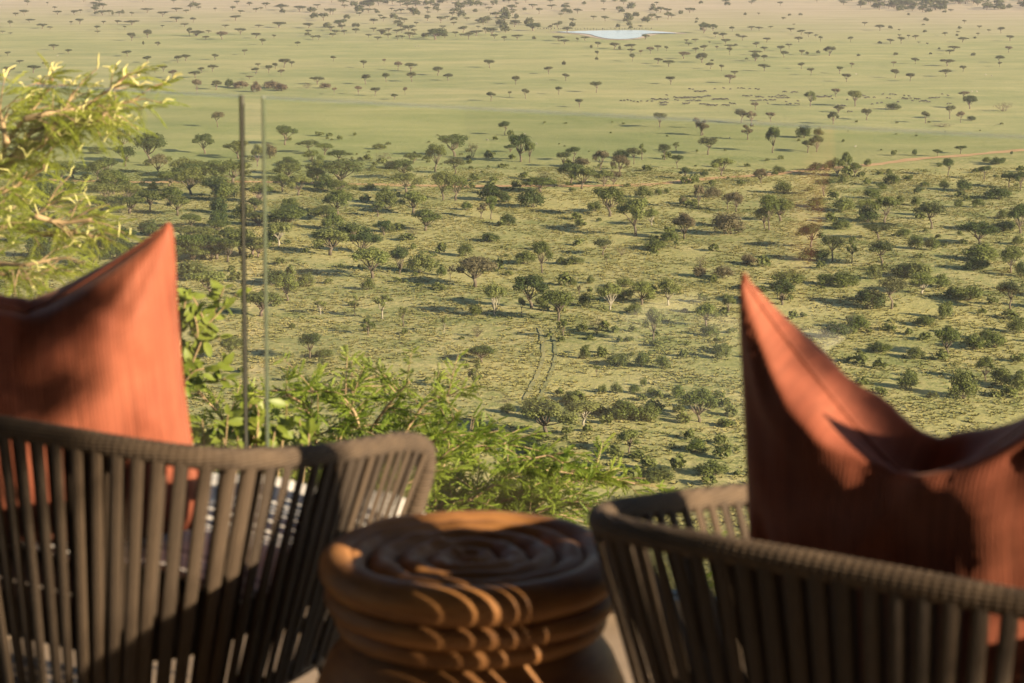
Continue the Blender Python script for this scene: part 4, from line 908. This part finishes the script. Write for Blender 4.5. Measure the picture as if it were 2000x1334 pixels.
# shrubs on the slope behind the chairs
sl = [feather(.060, 11, .0135, .0026, .2, 40+i) for i in range(5)]
def shrub(px_limbs, Yd, seed, label, mat, dens=0.03, ln_rng=(.07, .2), sc=1.0, thick=.012):
    r_ = random.Random(seed); c0 = P(px_limbs[0][0][0], px_limbs[0][0][1], Yd); bx = c0.x; gz = float(terr(bx, Yd)); O = Vector((bx, Yd, gz))
    t = empty('shrub', O); st, lf = Q(), Q()
    for li, Lb in enumerate(px_limbs):
        dd = r_.uniform(-.5, .5); pts = [P(x, y, Yd+dd*(i/len(Lb))+r_.uniform(-.08, .08)) for i, (x, y) in enumerate(Lb)]
        pts = [O+Vector((r_.uniform(-.1, .1), 0, -.1)), O.lerp(pts[0], .5)+Vector((r_.uniform(-.2, .2), r_.uniform(-.2, .2), 0))]+pts
        full = smoothpath(pts, 6); n_ = len(full)
        st.tube([tuple(p-O) for p in full], [thick*(1-0.85*i/n_)+.0015 for i in range(n_)], 6)
        acc = 0
        for i in range(7, n_):
            seg = full[i]-full[i-1]; acc += seg.length
            while acc > dens:
                acc -= dens
                b0 = full[i-1].lerp(full[i], r_.random())
                dr = (seg.normalized()*.6+Vector((r_.gauss(0, .6), r_.gauss(0, .6), r_.gauss(.05, .3)))).normalized(); ln = r_.uniform(*ln_rng); e = b0+dr*ln
                st.tube([tuple(b0-O), tuple(b0.lerp(e, .5)-O+Vector((0, 0, .008))), tuple(e-O)], [.003, .0022, .001], 4)
                for k in range(r_.randint(9, 13)):
                    s0 = b0.lerp(e, r_.uniform(.1, 1)); d2 = (dr*.8+Vector((r_.gauss(0, .5), r_.gauss(0, .5), r_.gauss(.1, .4)))).normalized()
                    V, F = sl[r_.randrange(5)]; lf.add(orient(V, s0-O, d2, Vector((0, 0, 1)), sc*r_.uniform(.7, 1.3)), F)
    obj('branches', st.mesh('branches', M_TWIG, True), t); tag(obj('leaves', lf.mesh('leaves', mat), t), kind='stuff')
    tag(t, label, 'shrub', 'shrubs beyond the glass'); return t
shrub([[(640, 980), (620, 880), (600, 800), (560, 770), (540, 760)], [(640, 980), (660, 860), (690, 770), (640, 760)], [(680, 960), (720, 850), (760, 790), (800, 745)], [(660, 900), (700, 830), (660, 770), (600, 765)],
       [(700, 960), (780, 860), (830, 790), (885, 770)], [(720, 980), (800, 900), (860, 850), (900, 800)], [(560, 960), (520, 860), (500, 790)], [(580, 940), (470, 860), (420, 800), (380, 760)], [(560, 980), (440, 900), (380, 850)], [(700, 1000), (790, 950), (880, 880), (930, 850)], [(620, 1000), (600, 940), (640, 880)], [(700, 980), (740, 930), (760, 860)]],
      9.0, 21, 'leafy green thorn shrub behind the left chair, orange twigs showing', M_BUSHL, .028, (.08, .22), 1.0)
shrub([[(860, 1060), (880, 960), (920, 890), (990, 865)], [(860, 1060), (930, 970), (1000, 930), (1060, 890), (1100, 905)], [(880, 1080), (960, 1010), (1080, 950), (1180, 935), (1240, 945)], [(900, 1080), (1000, 1030), (1090, 985), (1150, 985)],
       [(860, 1080), (850, 980), (870, 900), (900, 860)], [(880, 1060), (940, 1000), (1010, 970), (1080, 975)], [(840, 1080), (830, 1000), (840, 940)], [(900, 1100), (980, 1020), (1060, 1005), (1130, 1010)], [(900, 1080), (960, 960), (1040, 920), (1120, 925)]],
      10.0, 22, 'spreading bright green shrub with level branches behind the wooden stool', M_BUSHL, .024, (.08, .24), 1.1)
shrub([[(420, 1100), (430, 960), (400, 880)], [(500, 1100), (520, 980), (540, 900)], [(620, 1100), (640, 990), (700, 900)], [(700, 1100), (760, 1000), (800, 930)], [(560, 1120), (580, 1000), (560, 940)]],
      7.6, 23, 'dense green shrub seen through the cords of the left chair', M_BUSHL, .034, (.08, .2), 1.0)
shrub([[(1200, 1330), (1205, 1250), (1200, 1190)], [(1230, 1330), (1240, 1240), (1260, 1180)], [(1160, 1330), (1130, 1220), (1100, 1150)], [(1300, 1330), (1330, 1200), (1360, 1100)]],
      6.6, 24, 'low green shrub showing in the gap beside the stool', M_BUSHL, .05, (.06, .16), .9)

# broad-leaved sprig beside the left cushion: each leaf its own piece
def leaf_blade(L, Wd):
    V = []; F = []; prof = [(0, .04), (.15, .55), (.35, .95), (.55, 1.0), (.78, .75), (.93, .35), (1, .02)]
    for f, wv in prof:
        z = -.12*L*f*f
        V += [(L*f, -Wd/2*wv, z+.10*Wd*wv), (L*f, 0, z), (L*f, Wd/2*wv, z+.10*Wd*wv)]
    for i in range(len(prof)-1):
        for k in (0, 1): F.append((i*3+k, i*3+k+1, i*3+k+4, i*3+k+3))
    return npmesh('leaf', V, F, M_BROAD, True)
ME_LEAF = [leaf_blade(.05, .022), leaf_blade(.042, .020)]
def sprig(name, stems, Yd, seed, step, label, sc=1.0):
    r_ = random.Random(seed); p0 = P(*stems[0][0], Yd); O = Vector((p0.x, Yd, float(terr(p0.x, Yd)))); t = empty(name, O); st = Q()
    for Lb in stems:
        pts = [O+Vector((0, 0, -.1))]+[P(x, y, Yd+r_.uniform(-.05, .05)) for x, y in Lb]; full = smoothpath(pts, 8); n_ = len(full)
        st.tube([tuple(p-O) for p in full], [.0032*(1-.7*i/n_)+.0008 for i in range(n_)], 6)
        acc = 0
        for i in range(9, n_):
            seg = full[i]-full[i-1]; acc += seg.length
            while acc > step:
                acc -= step
                b0 = full[i]; dr = (seg.normalized()*.5+Vector((r_.gauss(0, .8), r_.gauss(0, .6), r_.gauss(.15, .5)))).normalized()
                up = Vector((r_.gauss(.2, .5), r_.gauss(-.8, .5), .8)); y = up.cross(dr).normalized(); z = dr.cross(y); s = sc*r_.uniform(.7, 1.2)
                o = obj('leaf', ME_LEAF[r_.randrange(2)], t); q0 = b0-O
                o.matrix_local = Matrix(((dr.x*s, y.x*s, z.x*s, q0.x), (dr.y*s, y.y*s, z.y*s, q0.y), (dr.z*s, y.z*s, z.z*s, q0.z), (0, 0, 0, 1)))
    obj('stem', st.mesh('stem', M_TWIG, True), t); tag(t, label, 'shrub'); return t
sprig('broadleaf_shrub', [[(325, 900), (366, 740), (392, 670), (420, 610), (438, 560)], [(330, 880), (366, 740), (415, 720), (450, 715)], [(320, 900), (378, 690), (430, 660)], [(345, 720), (385, 660), (375, 600)], [(345, 790), (390, 750), (440, 740)], [(350, 700), (410, 630), (462, 575)]], 6.2, 5, .011, 'upright sprig of oval leaves beside the left cushion')
sprig('broadleaf_shrub', [[(400, 960), (400, 880), (395, 820)], [(430, 960), (440, 870), (445, 810)], [(480, 960), (500, 870), (505, 800)], [(540, 960), (555, 860), (560, 790)], [(460, 960), (470, 850), (490, 790)], [(380, 960), (370, 880), (368, 830)], [(520, 960), (530, 880), (540, 830)], [(590, 960), (590, 870), (585, 820)]], 6.0, 6, .011, 'low pale-leaved shrub just above the rim of the left chair')

# tree off to the right of the terrace: its low branches dapple the cushions
Hs = Vector((TO_SUN.x, TO_SUN.y, 0)).normalized(); Ks = Vector((-Hs.y, Hs.x, 0)); TE = math.tan(SUN_EL)
def sunpt(lat, zr, along): return Ks*lat+Hs*along+Vector((0, 0, zr+along*TE))
t0 = sunpt(1.1, 1.0, 5.6); tz = float(terr(t0.x, t0.y)); O = Vector((t0.x, t0.y, tz)); t = empty('terrace_tree', O); q = Q(); lf = Q(); r_ = random.Random(31)
q.tube([(0, 0, -.2), (.05, .1, 2.0), (0, .05, 4.0), (.1, 0, 6.5)], [.13, .10, .08, .05], 8)
CL = [(-.84, 3.1, .80, .05), (-.76, 3.1, .855, .05), (-.68, 3.1, .895, .04), (-.61, 3.1, .925, .028), (-.92, 3.1, .73, .05), (-.80, 3.1, .70, .035), (-.70, 3.1, .80, .025), (-.95, 3.1, .62, .05), (-.60, 3.1, .84, .018), (-.88, 3.1, .66, .05), (-.98, 3.1, .55, .06), (-.72, 3.1, .74, .03), (-.86, 3.1, .88, .06), (-.66, 3.1, .70, .02),
      (.40, 2.6, .80, .02), (.36, 2.6, .86, .018), (.48, 2.55, .765, .02), (.55, 2.5, .74, .02), (.60, 2.45, .80, .025), (.66, 2.42, .74, .025), (.56, 2.5, .66, .025), (.70, 2.40, .86, .03), (.44, 2.6, .72, .015)]
for tx, ty, tz_, sp_ in CL:
    c = Vector((tx, ty, tz_))+TO_SUN*r_.uniform(4.9, 5.5)-O
    q.tube([(0, .05, max(1.0, c.z-.5)), tuple(c*.55+Vector((0, 0, c.z*.42))), tuple(c)], [.02, .012, .003], 5)
    n_ = 80 if tx < 0 else 30; C = np.array(c)+RNG.normal(size=(n_, 3))*sp_; V, F = leafquads(C, RNG.normal(size=(n_, 3)), .018, .6); lf.add(V, F)
for i in range(60):
    c = sunpt(r_.uniform(-.4, 2.4), r_.uniform(2.4, 4.2), r_.uniform(4.4, 7.2))-O
    q.tube([(.05, .02, c.z-.6), tuple(c*.5+Vector((0, 0, c.z*.45))), tuple(c)], [.02, .014, .004], 5)
    n_ = 70; C = np.array(c)+RNG.normal(size=(n_, 3))*.18; V, F = leafquads(C, RNG.normal(size=(n_, 3)), .03, .6); lf.add(V, F)
obj('trunk', q.mesh('trunk', M_BARK, True), t); obj('crown', lf.mesh('crown', M_BUSHL), t); tag(t, 'leafy tree right of the terrace that dapples the cushions with shade', 'tree')

# unseen overhang and walls added around the camera to cut skylight on the terrace
M_THATCH = simple('thatch', (0.09, 0.07, 0.045), (0.16, 0.12, 0.08), 6, 0.95, 0.4, 0.02, 40); M_PLASTER = simple('earth_plaster', (0.16, 0.11, 0.075), (0.22, 0.155, 0.105), 3, 0.9)
sky_blocker = empty('sky_blocker', (-1.5, -3, 0)); q = Q(); q.box((-5.5, -.3, -1.3), (8.0, 0, 3.65)); obj('shade_wall', q.mesh('shade_wall', M_PLASTER), sky_blocker); q = Q(); q.box((-4.2, .003, -1.3), (-3.9, 4.6, 2.85)); obj('shade_side_wall', q.mesh('shade_side_wall', M_PLASTER), sky_blocker)  # added panels behind and at left, blocking low sky
q = Q(); q.add([(-5.5, -1, 3.7), (3.3, -1, 3.7), (3.3, 8.2, 2.5), (-5.5, 8.2, 2.5), (-5.5, -1, 3.95), (3.3, -1, 3.95), (3.3, 8.2, 2.7), (-5.5, 8.2, 2.7)], [(0, 3, 2, 1), (4, 5, 6, 7), (0, 1, 5, 4), (1, 2, 6, 5), (2, 3, 7, 6), (3, 0, 4, 7)]); obj('shade_roof', q.mesh('shade_roof', M_THATCH), sky_blocker)
for px_ in (-5.2, 3.0):
    q = Q(); q.tube([(px_, 1.6, 0.0), (px_, 1.6, 3.3)], .07, 8); obj('post', q.mesh('post', M_BARK, True), sky_blocker)
tag(sky_blocker, 'unseen thatched overhang and walls added to keep skylight off the terrace', 'building')

# ------------------------------------------------------------------ haze
mH = bpy.data.materials.new('haze_air'); mH.use_nodes = True; nn = mH.node_tree.nodes; nn.remove(nn['Principled BSDF'])
pv = nn.new('ShaderNodeVolumePrincipled'); pv.inputs['Color'].default_value = (0.92, 0.94, 0.98, 1); pv.inputs['Density'].default_value = 0.00008; pv.inputs['Anisotropy'].default_value = 0.2
mH.node_tree.links.new(pv.outputs[0], nn['Material Output'].inputs['Volume'])
q = Q(); q.box((-7100, -500, ZP-4), (7100, 14200, 14.0)); hz = obj('haze', q.mesh('haze', mH)); tag(hz, 'thin warm haze over the plain', kind='stuff')
